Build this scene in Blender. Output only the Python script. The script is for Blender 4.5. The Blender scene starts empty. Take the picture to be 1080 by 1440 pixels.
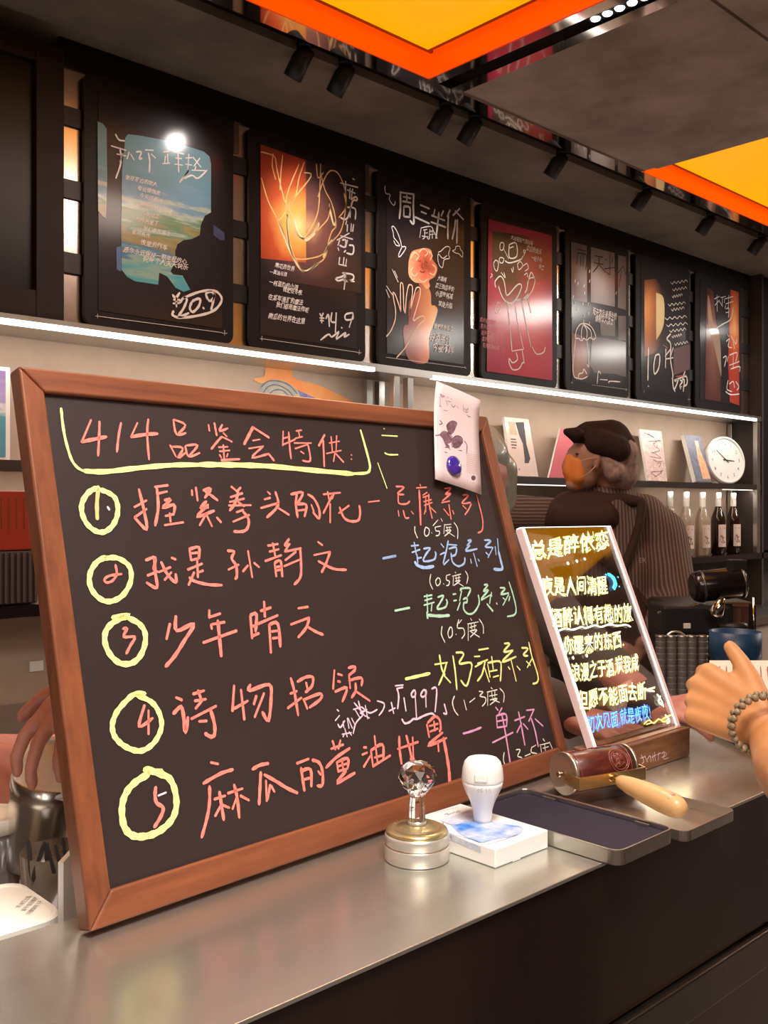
import bpy, bmesh, math, random
import numpy as np
from mathutils import Vector, Matrix, noise
random.seed(7)
C = bpy.context.scene
COL = C.collection
# ---------------------------------------------------------------- camera
TH = math.radians(46.8); FP = 1360.0; HZ = 712.0; H = 1.43
cs, sn = math.cos(TH), math.sin(TH)
cam_d = bpy.data.cameras.new('camera'); cam = bpy.data.objects.new('camera', cam_d); COL.objects.link(cam)
cam.location = (0, 0, H)
cam.rotation_euler = (math.pi/2, 0, TH - math.pi/2)
cam_d.sensor_fit = 'HORIZONTAL'; cam_d.sensor_width = 36; cam_d.lens = 36*FP/1080
cam_d.shift_y = -(720-HZ)/1080; cam_d.clip_start = .02
C.camera = cam
# ---------------------------------------------------------------- world, exposure
w = bpy.data.worlds.new('world'); C.world = w; w.use_nodes = True
w.node_tree.nodes['Background'].inputs[0].default_value = (1, .8, .7, 1)
w.node_tree.nodes['Background'].inputs[1].default_value = .06
C.view_settings.view_transform = 'Standard'; C.view_settings.look = 'None'
C.view_settings.exposure = 0.0; C.view_settings.gamma = 1; C.view_settings.use_curve_mapping = False

def area(name, loc, rot, sx, sy, e, col=(1, 1, 1), spread=180):
    d = bpy.data.lights.new(name, 'AREA'); d.shape = 'RECTANGLE'; d.size = sx; d.size_y = sy; d.energy = e; d.color = col
    d.spread = math.radians(spread)
    o = bpy.data.objects.new(name, d); COL.objects.link(o); o.location = loc; o.rotation_euler = rot; return o
def spot(name, loc, tgt, e, deg=40, col=(1, .9, .8), blend=.6, r=.02):
    d = bpy.data.lights.new(name, 'SPOT'); d.energy = e; d.spot_size = math.radians(deg); d.spot_blend = blend
    d.color = col; d.shadow_soft_size = r
    o = bpy.data.objects.new(name, d); COL.objects.link(o); o.location = loc
    o.rotation_euler = (Vector(tgt)-Vector(loc)).to_track_quat('-Z', 'Y').to_euler(); return o
# room light: ceiling downlights over the bar, unseen added fill on the customers' side
area('ceiling_downlight_bar', (.35, .1, 2.6), (math.radians(10), 0, 0), .6, .4, 21, (1, .93, .86), 120)
area('ceiling_downlight_work', (1.6, 1.35, 2.6), (0, 0, 0), .8, .4, 14, (1, .82, .72))
area('room_fill_light', (-.6, -1.2, 2.6), (0, 0, 0), 1.6, 1.6, 52, (1, .82, .72))

# ---------------------------------------------------------------- projection helpers (points of the room)
def ray(px, py):
    t = (px-540)/FP
    return (cs+sn*t, sn-cs*t, (HZ-py)/FP)
def PY(px, py, Y):
    d = ray(px, py); k = Y/d[1]; return Vector((d[0]*k, Y, H+d[2]*k))
def PZ(px, py, z):
    d = ray(px, py); k = (z-H)/d[2]; return Vector((d[0]*k, d[1]*k, z))
def PD(px, py, D):
    d = ray(px, py); return Vector((d[0]*D, d[1]*D, H+d[2]*D))

# ---------------------------------------------------------------- materials
def mat(name, col, rough=.5, metal=0, coat=0, emit=None, es=1, trans=0, ior=1.45, noise_amt=0, noise_scale=8, bump=0, col2=None, stretch=None, coat_r=.05, alpha=1, spec=None, sheen=0):
    m = bpy.data.materials.new(name); m.use_nodes = True
    nt = m.node_tree; b = nt.nodes['Principled BSDF']
    b.inputs['Base Color'].default_value = (*col, 1); b.inputs['Roughness'].default_value = rough
    b.inputs['Metallic'].default_value = metal; b.inputs['Coat Weight'].default_value = coat; b.inputs['Coat Roughness'].default_value = coat_r
    b.inputs['Transmission Weight'].default_value = trans; b.inputs['IOR'].default_value = ior; b.inputs['Alpha'].default_value = alpha
    if spec is not None: b.inputs['Specular IOR Level'].default_value = spec
    if sheen: b.inputs['Sheen Weight'].default_value = sheen
    if emit: b.inputs['Emission Color'].default_value = (*emit, 1); b.inputs['Emission Strength'].default_value = es
    if noise_amt or col2 or bump:
        tc = nt.nodes.new('ShaderNodeTexCoord'); mp = nt.nodes.new('ShaderNodeMapping')
        if stretch: mp.inputs['Scale'].default_value = stretch
        nt.links.new(tc.outputs['Object'], mp.inputs[0])
        nz = nt.nodes.new('ShaderNodeTexNoise'); nz.inputs['Scale'].default_value = noise_scale; nz.inputs['Detail'].default_value = 6
        nz.inputs['Roughness'].default_value = .62
        nt.links.new(mp.outputs[0], nz.inputs['Vector'])
        cr = nt.nodes.new('ShaderNodeValToRGB')
        c2 = col2 or tuple(max(0, c*(1-noise_amt)) for c in col)
        cr.color_ramp.elements[0].position = .32; cr.color_ramp.elements[1].position = .68
        cr.color_ramp.elements[0].color = (*c2, 1); cr.color_ramp.elements[1].color = (*col, 1)
        nt.links.new(nz.outputs['Fac'], cr.inputs[0]); nt.links.new(cr.outputs[0], b.inputs['Base Color'])
        if bump:
            bp = nt.nodes.new('ShaderNodeBump'); bp.inputs['Strength'].default_value = bump; bp.inputs['Distance'].default_value = .003
            nt.links.new(nz.outputs['Fac'], bp.inputs['Height']); nt.links.new(bp.outputs[0], b.inputs['Normal'])
    return m
def grad_mat(name, centre, rad, stops, rough=.5, coat=.65, axis='SPHERE', noise_amt=.0, nscale=10, stretch=(1, 1, 1)):
    """printed picture whose colours run from a centre point outwards (flat print)"""
    m = bpy.data.materials.new(name); m.use_nodes = True; nt = m.node_tree; b = nt.nodes['Principled BSDF']
    tc = nt.nodes.new('ShaderNodeTexCoord'); mp = nt.nodes.new('ShaderNodeMapping'); mp.vector_type = 'TEXTURE'
    mp.inputs['Location'].default_value = centre; mp.inputs['Scale'].default_value = rad
    nt.links.new(tc.outputs['Object'], mp.inputs[0])
    if axis == 'SPHERE':
        ln = nt.nodes.new('ShaderNodeVectorMath'); ln.operation = 'LENGTH'; nt.links.new(mp.outputs[0], ln.inputs[0]); fac = ln.outputs['Value']
    else:
        sp = nt.nodes.new('ShaderNodeSeparateXYZ'); nt.links.new(mp.outputs[0], sp.inputs[0]); fac = sp.outputs[axis]
    if noise_amt:
        nz = nt.nodes.new('ShaderNodeTexNoise'); nz.inputs['Scale'].default_value = nscale; nz.inputs['Detail'].default_value = 5
        mp2 = nt.nodes.new('ShaderNodeMapping'); mp2.inputs['Scale'].default_value = stretch
        nt.links.new(tc.outputs['Object'], mp2.inputs[0]); nt.links.new(mp2.outputs[0], nz.inputs['Vector'])
        ma = nt.nodes.new('ShaderNodeMath'); ma.operation = 'MULTIPLY_ADD'; ma.inputs[1].default_value = noise_amt; ma.inputs[2].default_value = -noise_amt/2
        nt.links.new(nz.outputs['Fac'], ma.inputs[0])
        ad = nt.nodes.new('ShaderNodeMath'); ad.operation = 'ADD'; nt.links.new(fac, ad.inputs[0]); nt.links.new(ma.outputs[0], ad.inputs[1]); fac = ad.outputs[0]
    cr = nt.nodes.new('ShaderNodeValToRGB'); el = cr.color_ramp.elements
    el[0].position = stops[0][0]; el[0].color = (*stops[0][1], 1); el[1].position = stops[-1][0]; el[1].color = (*stops[-1][1], 1)
    for p, c in stops[1:-1]:
        e = el.new(p); e.color = (*c, 1)
    nt.links.new(fac, cr.inputs[0]); nt.links.new(cr.outputs[0], b.inputs['Base Color'])
    b.inputs['Roughness'].default_value = rough; b.inputs['Coat Weight'].default_value = coat; b.inputs['Coat Roughness'].default_value = .13; b.inputs['Specular IOR Level'].default_value = .2
    return m
def brushed(name, col, rough=.3, scale=(2, 60, 60), amt=.12, var=.0):
    m = bpy.data.materials.new(name); m.use_nodes = True; nt = m.node_tree; b = nt.nodes['Principled BSDF']
    b.inputs['Base Color'].default_value = (*col, 1); b.inputs['Metallic'].default_value = 1
    tc = nt.nodes.new('ShaderNodeTexCoord'); mp = nt.nodes.new('ShaderNodeMapping'); mp.inputs['Scale'].default_value = scale
    nz = nt.nodes.new('ShaderNodeTexNoise'); nz.inputs['Scale'].default_value = 6; nz.inputs['Detail'].default_value = 4
    nt.links.new(tc.outputs['Object'], mp.inputs[0]); nt.links.new(mp.outputs[0], nz.inputs['Vector'])
    mr = nt.nodes.new('ShaderNodeMapRange'); mr.inputs['To Min'].default_value = rough-amt/2; mr.inputs['To Max'].default_value = rough+amt/2
    nt.links.new(nz.outputs['Fac'], mr.inputs['Value']); nt.links.new(mr.outputs[0], b.inputs['Roughness'])
    return m
def wood(name, c1, c2, rough=.4, scale=(1, 9, 9), coat=.2):
    return mat(name, c1, rough, col2=c2, noise_scale=14, stretch=scale, bump=.15, coat=coat, coat_r=.2)

M = {}
M['steel'] = brushed('brushed_steel', (.50, .485, .46), .30, (3, 40, 40), .12)
M['steel_top'] = mat('satin_steel_top', (.68, .685, .62), .27, .90, noise_amt=.12, noise_scale=5, bump=.02, stretch=(1, 12, 1))
M['steel_dark'] = brushed('dark_steel', (.22, .2, .19), .3)
M['chrome'] = mat('chrome', (.55, .5, .46), .06, 1)
M['tin'] = brushed('tin', (.6, .58, .54), .3, (8, 8, 8))
M['brass'] = mat('brass', (.72, .52, .26), .25, 1, noise_amt=.15, noise_scale=40)
M['black'] = mat('matte_black', (.012, .008, .009), .5, spec=.2)
M['black_gloss'] = mat('black_gloss', (.01, .007, .008), .2, coat=.25)
M['black_soft'] = mat('soft_black_plastic', (.012, .011, .012), .42)
M['frame_black'] = mat('poster_frame_black', (.012, .009, .010), .45, spec=.25)
M['print_black'] = mat('poster_print_black', (.018, .013, .017), .5, coat=.65, coat_r=.15, spec=.2)
M['concrete'] = mat('dark_concrete', (.30, .25, .20), .8, col2=(.15, .12, .095), noise_scale=2.6, bump=.2)
M['concrete2'] = mat('grey_concrete_panel', (.56, .46, .40), .8, col2=(.28, .225, .195), noise_scale=3.2, bump=.2)
M['wall'] = mat('plaster_wall', (.46, .35, .27), .75, col2=(.36, .27, .205), noise_scale=3)
M['wall_dark'] = mat('dark_plaster_wall', (.06, .045, .038), .8, noise_amt=.3, noise_scale=3)
M['room_wall'] = mat('room_wall', (.34, .22, .18), .8, noise_amt=.2)
M['floor'] = mat('floor_tiles', (.26, .22, .20), .35, noise_amt=.3)
M['front_panel'] = mat('dark_brown_laminate', (.018, .009, .007), .25, coat=.2, noise_amt=.3, noise_scale=4)
M['steel_back'] = brushed('mirror_steel_backing', (.80, .68, .60), .22, (6, 6, 6), .06)
M['orange_panel'] = mat('lit_yellow_orange_panel', (.9, .4, .02), .4, emit=(1, .365, 0.0), es=1.02)
M['orange_side'] = mat('lit_red_orange_side', (.7, .06, .0), .35, emit=(1, .075, .0), es=.85)
M['led'] = mat('led_strip', (1, 1, 1), .5, emit=(1, .93, .86), es=5)
M['led_soft'] = mat('led_strip_dim', (1, 1, 1), .5, emit=(1, .9, .8), es=2.2)
M['led_dot'] = mat('led_lens', (1, 1, 1), .5, emit=(1, .97, .93), es=3)
M['lamp_white'] = mat('white_lamp_panel', (1, 1, 1), .5, emit=(1, .95, .88), es=32)
M['white'] = mat('white_plastic', (.80, .78, .76), .28, coat=.3)
M['white_soft'] = mat('white_matte', (.75, .72, .68), .6)
M['cream'] = mat('cream_lid', (.80, .77, .68), .4)
M['skin'] = mat('skin', (.55, .25, .10), .48, col2=(.46, .195, .07), noise_scale=14, bump=.1)
M['skin_pink'] = mat('pinkish_skin', (.52, .23, .17), .5, col2=(.40, .15, .11), noise_scale=14, bump=.15)
M['skin_face'] = mat('face_skin', (.48, .25, .17), .5, noise_amt=.15)
M['ink_white'] = mat('white_marker', (.85, .82, .80), .5)
M['ink_black'] = mat('black_ink', (.02, .015, .02), .6)
M['chalk_red'] = mat('red_chalk', (1.0, .27, .21), .85, col2=(.86, .17, .135), noise_scale=300)
M['chalk_yellow'] = mat('yellow_chalk', (.95, .92, .36), .85, col2=(.85, .80, .24), noise_scale=300)
M['chalk_orange'] = mat('orange_chalk', (.80, .5, .2), .85)
M['chalk_blue'] = mat('blue_chalk', (.42, .60, .92), .85, noise_amt=.25, noise_scale=300)
M['chalk_green'] = mat('green_chalk', (.52, .82, .58), .85, noise_amt=.25, noise_scale=300)
M['chalk_white'] = mat('white_chalk', (.92, .86, .76), .85, noise_amt=.25, noise_scale=300)
M['chalk_violet'] = mat('violet_chalk', (.82, .36, .62), .85, noise_amt=.25, noise_scale=300)
M['chalk_lilac'] = mat('lilac_chalk', (.90, .64, .80), .85, noise_amt=.25, noise_scale=300)
M['slate'] = mat('board_black', (.034, .0205, .0195), .45, col2=(.028, .017, .016), noise_scale=5)
M['wood_frame'] = wood('red_brown_wood', (.25, .078, .030), (.135, .040, .017), .42, (.35, 5, 5))
M['wood_frame_upright'] = wood('red_brown_wood_upright', (.25, .078, .030), (.135, .040, .017), .42, (5, 5, .35))
M['wood_base'] = wood('dark_walnut', (.20, .085, .035), (.11, .042, .018), .42, (2, 12, 12))
M['wood_light'] = mat('light_beech_handle', (.66, .40, .18), .42, col2=(.56, .32, .13), noise_scale=5, stretch=(1, 1, 1), coat=.15)
M['wood_red'] = wood('red_rosewood', (.115, .020, .013), (.045, .009, .007), .3, (3, 14, 14), .4)

# ---------------------------------------------------------------- object helpers
def link(name, me, m=None, parent=None):
    o = bpy.data.objects.new(name, me); COL.objects.link(o)
    if m is not None and me is not None:
        me.materials.clear(); me.materials.append(M[m] if isinstance(m, str) else m)
    if parent is not None:
        o.parent = parent
        o.matrix_parent_inverse = Matrix.Translation(-Vector(parent.location))
    return o
def tag(o, label=None, cat=None, group=None, kind=None):
    if label: o['label'] = label
    if cat: o['category'] = cat
    if group: o['group'] = group
    if kind: o['kind'] = kind
    return o
def thing(name, label, cat, loc, group=None):
    o = bpy.data.objects.new(name, None); COL.objects.link(o); o.location = loc; o.empty_display_size = .05
    return tag(o, label, cat, group)

class MB:
    def __init__(s): s.v = []; s.f = []; s.sm = []
    def add(s, vs, fs, smooth=False):
        n = len(s.v); s.v += [tuple(v) for v in vs]; s.f += [tuple(i+n for i in f) for f in fs]; s.sm += [smooth]*len(fs); return s
    def box(s, x0, x1, y0, y1, z0, z1):
        return s.add([(x0, y0, z0), (x1, y0, z0), (x1, y1, z0), (x0, y1, z0), (x0, y0, z1), (x1, y0, z1), (x1, y1, z1), (x0, y1, z1)],
                     [(3, 2, 1, 0), (4, 5, 6, 7), (0, 1, 5, 4), (1, 2, 6, 5), (2, 3, 7, 6), (3, 0, 4, 7)])
    def obox(s, c, ux, uy, uz):
        c, ux, uy, uz = Vector(c), Vector(ux), Vector(uy), Vector(uz)
        vs = [c+ux*a+uy*b+uz*d for d in (-1, 1) for a, b in ((-1, -1), (1, -1), (1, 1), (-1, 1))]
        return s.add(vs, [(3, 2, 1, 0), (4, 5, 6, 7), (0, 1, 5, 4), (1, 2, 6, 5), (2, 3, 7, 6), (3, 0, 4, 7)])
    def prism(s, pts, d):
        """closed solid: polygon pts (3d) extruded by vector d"""
        n = len(pts); d = Vector(d); a = [Vector(p) for p in pts]; b = [p+d for p in a]
        return s.add(a+b, [tuple(range(n))[::-1], tuple(range(n, 2*n))]+[(i, (i+1) % n, (i+1) % n+n, i+n) for i in range(n)])
    def lathe(s, c, prof, n=24, axis=None, smooth=True, close=True):
        """prof: list of (radius, height) along axis"""
        c = Vector(c); ax = Vector(axis or (0, 0, 1)).normalized()
        t = Vector((1, 0, 0)) if abs(ax.x) < .9 else Vector((0, 1, 0)); e1 = ax.cross(t).normalized(); e2 = ax.cross(e1)
        vs = []
        for r, h in prof:
            for i in range(n):
                a = 2*math.pi*i/n; vs.append(c+ax*h+(e1*math.cos(a)+e2*math.sin(a))*max(r, 1e-5))
        fs = [(j*n+i, j*n+(i+1) % n, (j+1)*n+(i+1) % n, (j+1)*n+i) for j in range(len(prof)-1) for i in range(n)]
        s.add(vs, fs, smooth)
        if close:
            k = len(s.v)-len(vs)
            s.f += [tuple(k+i for i in range(n))[::-1], tuple(k+(len(prof)-1)*n+i for i in range(n))]; s.sm += [False, False]
        return s
    def tube(s, pts, r, n=10, closed=False):
        pts = [Vector(p) for p in pts]; rs = r if isinstance(r, (list, tuple)) else [r]*len(pts); vs = []; N = len(pts)
        prev = None
        for i, p in enumerate(pts):
            a = pts[(i-1) % N] if (i > 0 or closed) else p; b = pts[(i+1) % N] if (i < N-1 or closed) else p
            t = (b-a).normalized()
            if prev is None:
                up = Vector((0, 0, 1)) if abs(t.z) < .9 else Vector((1, 0, 0)); e1 = t.cross(up).normalized()
            else: e1 = (prev-t*prev.dot(t)).normalized()
            prev = e1; e2 = t.cross(e1)
            for k in range(n):
                an = 2*math.pi*k/n; vs.append(p+(e1*math.cos(an)+e2*math.sin(an))*rs[i])
        L = N if closed else N-1
        fs = [(j*n+i, j*n+(i+1) % n, ((j+1) % N)*n+(i+1) % n, ((j+1) % N)*n+i) for j in range(L) for i in range(n)]
        s.add(vs, fs, True)
        if not closed:
            k = len(s.v)-len(vs); s.f += [tuple(k+i for i in range(n))[::-1], tuple(k+(N-1)*n+i for i in range(n))]; s.sm += [False]*2
        return s
    def sphere(s, c, r, n=12, sc=(1, 1, 1)):
        c = Vector(c); vs = [c+Vector((0, 0, -r*sc[2]))]; m = n//2
        for j in range(1, m):
            ph = -math.pi/2+math.pi*j/m
            for i in range(n):
                a = 2*math.pi*i/n; vs.append(c+Vector((r*sc[0]*math.cos(ph)*math.cos(a), r*sc[1]*math.cos(ph)*math.sin(a), r*sc[2]*math.sin(ph))))
        vs.append(c+Vector((0, 0, r*sc[2]))); fs = [(0, 1+(i+1) % n, 1+i) for i in range(n)]
        for j in range(m-2):
            for i in range(n): fs.append((1+j*n+i, 1+j*n+(i+1) % n, 1+(j+1)*n+(i+1) % n, 1+(j+1)*n+i))
        k = 1+(m-2)*n; fs += [(k+i, k+(i+1) % n, len(vs)-1) for i in range(n)]
        return s.add(vs, fs, True)
    def build(s, name, m, parent=None, bevel=0, seg=2, fix=True):
        me = bpy.data.meshes.new(name); me.from_pydata(s.v, [], s.f)
        me.polygons.foreach_set('use_smooth', s.sm); me.update()
        if fix:
            bm = bmesh.new(); bm.from_mesh(me); bmesh.ops.recalc_face_normals(bm, faces=bm.faces[:]); bm.to_mesh(me); bm.free()
        o = link(name, me, m, parent)
        if bevel:
            b = o.modifiers.new('bevel', 'BEVEL'); b.width = bevel; b.segments = seg; b.limit_method = 'ANGLE'; b.angle_limit = math.radians(40)
        return o
def rrect(w, h, r, n=5):
    """rounded rectangle outline 0..w, 0..h (counterclockwise)"""
    out = []
    for cx, cy, a0 in ((w-r, r, -90), (w-r, h-r, 0), (r, h-r, 90), (r, r, 180)):
        for i in range(n+1):
            a = math.radians(a0+90*i/n); out.append((cx+r*math.cos(a), cy+r*math.sin(a)))
    return out
def parse(t):
    return [[tuple(map(float, p.split(','))) for p in st.split()] for st in t.split(';') if st.strip()]
def smooth_line(p, k=4):
    if len(p) < 3: return p
    q = []
    for i in range(len(p)-1):
        a = p[max(i-1, 0)]; b = p[i]; c = p[i+1]; d = p[min(i+2, len(p)-1)]
        for j in range(k):
            t = j/k
            q.append(tuple(.5*((2*b[m])+(-a[m]+c[m])*t+(2*a[m]-5*b[m]+4*c[m]-d[m])*t*t+(-a[m]+3*b[m]-3*c[m]+d[m])*t**3) for m in range(2)))
    q.append(p[-1]); return q
def strokes(name, sts, tf, width, m, parent, frame, thick=.0004, taper=.75, smooth=True):
    """thin raised marks. sts: list of polylines in photo pixels; tf maps a pixel to a point of the plane; frame=(u,v,n) of that plane"""
    U, V, N = frame; mb = MB()
    for st in sts:
        if smooth: st = smooth_line(st)
        P = [tf(*p) for p in st]; P = [Vector((p.dot(U), p.dot(V), 0)) for p in P]
        base = tf(*st[0]); off = base - U*base.dot(U) - V*base.dot(V)
        Q = [P[0]]
        for p in P[1:]:
            if (p-Q[-1]).length > width*.12: Q.append(p)
        if len(Q) < 2: Q.append(Q[0]+Vector((width*.4, -width*.4, 0)))
        L = []; R = []; n = len(Q)
        for i, p in enumerate(Q):
            t = (Q[min(i+1, n-1)]-Q[max(i-1, 0)]).normalized(); nn = Vector((-t.y, t.x, 0))
            f = 1 if 0 < i < n-1 else taper
            hw = width/2*f*(1+.13*math.sin(i*1.9+P[0].x*900))
            L.append(p+nn*hw); R.append(p-nn*hw)
        t0 = (Q[1]-Q[0]).normalized()*width*.3; t1 = (Q[-1]-Q[-2]).normalized()*width*.3
        ring = [Q[0]-t0]+L+[Q[-1]+t1]+R[::-1]
        to = lambda a, h: U*a.x+V*a.y+off+N*h
        k = len(L)
        top = [to(Q[0]-t0, thick)]+[to(a, thick) for a in L]+[to(a, thick) for a in R]+[to(Q[-1]+t1, thick)]
        fs = [(0, 1+k, 1)]+[(1+i, 1+k+i, 2+k+i, 2+i) for i in range(k-1)]+[(k, 2*k, 2*k+1)]
        mb.add(top, fs)
    return mb.build(name, m, parent, fix=False)
def zoomed(x0, y0, s, text):
    return [[(x0+a/s, y0+b/s) for a, b in st] for st in parse(text)]
def poly(name, pts, tf, m, parent, N, h=.0003, smooth=False, thick=.0002):
    if smooth:
        pts = smooth_line(pts+[pts[0]], 4)[:-1]
    P = [tf(*p)+N*h for p in pts]
    a = sum((P[i].cross(P[(i+1) % len(P)]) for i in range(len(P))), Vector())
    if a.dot(N) < 0: P = P[::-1]
    mb = MB(); mb.add(P, [tuple(range(len(P)))])
    me = bpy.data.meshes.new(name); me.from_pydata(mb.v, [], mb.f)
    bm = bmesh.new(); bm.from_mesh(me); bmesh.ops.triangulate(bm, faces=bm.faces[:]); bm.to_mesh(me); bm.free()
    return link(name, me, m, parent)
def text_lines(name, lines, m, parent, h=.0004, jitter=.0):
    """lines: (string, origin, right vector*size, up vector*size, normal, shear). Real letter geometry."""
    V0 = []; F0 = []
    for k, (s, org, R, U, N, sh, wid) in enumerate(lines):
        cu = bpy.data.curves.new('txt', 'FONT'); cu.body = s; cu.size = 1; cu.shear = sh; cu.resolution_u = 1; cu.offset = wid
        ob = bpy.data.objects.new('txt', cu); COL.objects.link(ob)
        dg = bpy.context.evaluated_depsgraph_get(); me = bpy.data.meshes.new_from_object(ob.evaluated_get(dg))
        n = len(V0); rs = random.random()*9
        for v in me.vertices:
            x, y = v.co.x, v.co.y
            y2 = y+jitter*math.sin(x*2.3+rs)+jitter*.6*math.sin(x*5.1+rs*2); x2 = x+jitter*.8*math.sin(y*6+x*1.3+rs)
            V0.append(tuple(Vector(org)+Vector(R)*x2+Vector(U)*y2+Vector(N)*h))
        F0 += [tuple(i+n for i in p.vertices) for p in me.polygons]
        bpy.data.objects.remove(ob); bpy.data.curves.remove(cu); bpy.data.meshes.remove(me)
    me = bpy.data.meshes.new(name); me.from_pydata(V0, [], F0); return link(name, me, m, parent)
def capsules(chains, n=12):
    """overlapping tapered solids, later fused into one skin"""
    mb = MB()
    for ch in chains:
        for (a, ra), (b, rb) in zip(ch[:-1], ch[1:]):
            a, b = Vector(a), Vector(b); d = b-a; L = d.length
            if L < 1e-5: continue
            prof = []
            for i in range(5): an = -math.pi/2+math.pi/2*i/4; prof.append((ra*math.cos(an), ra*math.sin(an)))
            for i in range(5): an = math.pi/2*i/4; prof.append((rb*math.cos(an), L+rb*math.sin(an)))
            mb.lathe(a, prof, n, d, close=True)
    return mb
def fused(name, mb, voxel, m, parent=None, smooth=4, tris=None):
    me = bpy.data.meshes.new(name); me.from_pydata(mb.v, [], mb.f)
    bm = bmesh.new(); bm.from_mesh(me); bmesh.ops.recalc_face_normals(bm, faces=bm.faces[:]); bm.to_mesh(me); bm.free()
    ob = bpy.data.objects.new('tmp', me); COL.objects.link(ob)
    r = ob.modifiers.new('r', 'REMESH'); r.mode = 'VOXEL'; r.voxel_size = voxel; r.use_smooth_shade = True
    s = ob.modifiers.new('s', 'SMOOTH'); s.iterations = smooth; s.factor = .5
    dg = bpy.context.evaluated_depsgraph_get(); out = bpy.data.meshes.new_from_object(ob.evaluated_get(dg))
    bpy.data.objects.remove(ob)
    out.polygons.foreach_set('use_smooth', [True]*len(out.polygons))
    out.name = name
    return link(name, out, m, parent)

# ================================================================ SETTING
def struct(name, mb, m, bevel=0): return tag(mb.build(name, m, None, bevel), kind='structure')
struct('floor', MB().box(-3, 9, -4, 2.8, -.05, 0), 'floor')
struct('wall_back', MB().box(-3, 9, 2.58, 2.8, 0, 2.68), 'wall')
struct('wall_left', MB().box(-3.1, -3, -4, 2.8, 0, 3), 'room_wall')
struct('wall_right', MB().box(9, 9.1, -4, 2.8, 0, 3), 'room_wall')
struct('wall_front', MB().box(-3, 9, -4.1, -4, 0, 3), 'room_wall')
CZ = 2.68
# ceiling: lower soffit by the wall, black track slot, chrome strip, then panels and lit orange recesses
struct('ceiling', MB().box(-3, 9, 2.095, 2.8, CZ, CZ+.3), 'concrete')
struct('trim_1', MB().box(-3, 9, 2.035, 2.095, CZ+.025, CZ+.3), 'black')
struct('trim_2', MB().box(-3, 9, 1.972, 2.035, CZ-.002, CZ+.12), 'chrome')
struct('ceiling', MB().box(-3, 9, -4, 1.972, CZ+.085, CZ+.3), 'concrete')
struct('ceiling', MB().box(2.17, 3.19, 1.19, 1.92, CZ, CZ+.08), 'concrete2')
struct('ceiling', MB().box(2.17, 3.19, 1.925, 1.972, CZ+.006, CZ+.08), 'concrete2')
struct('ceiling', MB().box(2.17, 3.19, .3, 1.18, CZ, CZ+.08), 'concrete2')
for i, (x0, x1) in enumerate(((-.4, 2.03), (3.19, 4.75))):
    struct('trim_%d' % (3+3*i), MB().box(x0, x1, 1.966, 1.9715, CZ, CZ+.085), 'orange_side')
    struct('trim_%d' % (4+3*i), MB().box(x1-.006, x1, .35, 1.966, CZ, CZ+.085), 'orange_side')
for i, (x0, x1) in enumerate(((-.4, 2.03), (3.19, 4.75))):
    t = thing('ceiling_light_box', ('large lit yellow orange ceiling panel above the chalkboard at the top', 'lit yellow orange ceiling panel at the right edge beyond the concrete panel')[i], 'ceiling light', ((x0+x1)/2, 1.1, CZ+.07))
    MB().box(x0+.01, x1-.03, .36, 1.945, CZ+.066, CZ+.074).build('diffuser', 'orange_panel', t)
    f = MB(); f.box(x0, x1-.008, 1.945, 1.955, CZ+.064, CZ+.077).box(x1-.03, x1-.02, .36, 1.945, CZ+.064, CZ+.077)
    f.build('edge_strip', 'steel_dark', t)
# chrome edged slot with the row of small led lenses
struct('trim_9', MB().box(2.032, 2.072, .3, 1.972, CZ-.002, CZ+.085), 'chrome')
struct('trim_10', MB().box(2.072, 2.125, .3, 1.972, CZ+.03, CZ+.085), 'black')
struct('trim_11', MB().box(2.125, 2.168, .3, 1.972, CZ-.002, CZ+.085), 'chrome')
t = thing('linear_downlight', 'black linear ceiling light with a row of small round white lenses', 'ceiling light', (2.098, 1.1, CZ+.03))
MB().box(2.08, 2.117, .72, 1.46, CZ+.004, CZ+.03).build('housing', 'black', t)
for k in range(20):
    MB().lathe((2.098, 1.44-k*.036, CZ+.004), [(.011, -.004), (.0135, 0), (.0135, .003)], 14).build('lens', 'led_dot', t)
# track spotlights over the posters
SP = ((425, 90, 1.44, 2.34), (487, 112, 1.97, 2.28), (628, 168, 2.35, 2.2), (668, 185, 2.55, 2.2), (785, 235, 3.05, 2.2), (905, 283, 3.6, 2.2), (998, 318, 4.15, 2.2), (1078, 345, 4.7, 2.2))
SPE = (4.5, 10, 9, 9, 9, 8, 8, 6)
NM = ('above the second poster, leftmost of the track', 'second from the left of the track', 'third from the left, close beside the fourth', 'fourth from the left, above the pink poster',
      'fifth from the left, under the chrome strip', 'sixth from the left, above the darker posters', 'seventh from the left, near the right orange panel', 'last one at the right edge of the photo')
for (px, py, tx, tz), nm in zip(SP, NM):
    p = PZ(px, py, 2.645)
    t = thing('track_spotlight', 'small black cylinder spotlight, '+nm, 'spotlight', (p.x, 2.085, CZ+.025), 'track spotlights under the ceiling')
    base = Vector((p.x, 2.085, CZ+.02)); d = Vector((-.10, .62, -.78)).normalized()
    MB().lathe(base, [(.02, 0), (.02, -.012)], 14).build('mount', 'black_soft', t)
    a = base+Vector((.012, 0, -.008)); b = a+d*.078
    MB().lathe(a, [(.019, 0), (.0265, .006), (.0265, .088), (.022, .088), (.019, .076)], 18, d).build('barrel', 'black_soft', t)
    MB().lathe(a, [(.015, .070), (.016, .074)], 12, d).build('lens', 'led_soft', t)
    spot('track_spot_light', a+d*.095, (tx, 2.45, tz), SPE[SP.index((px, py, tx, tz))], 62, (1, .90, .84), .9, .03)
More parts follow.
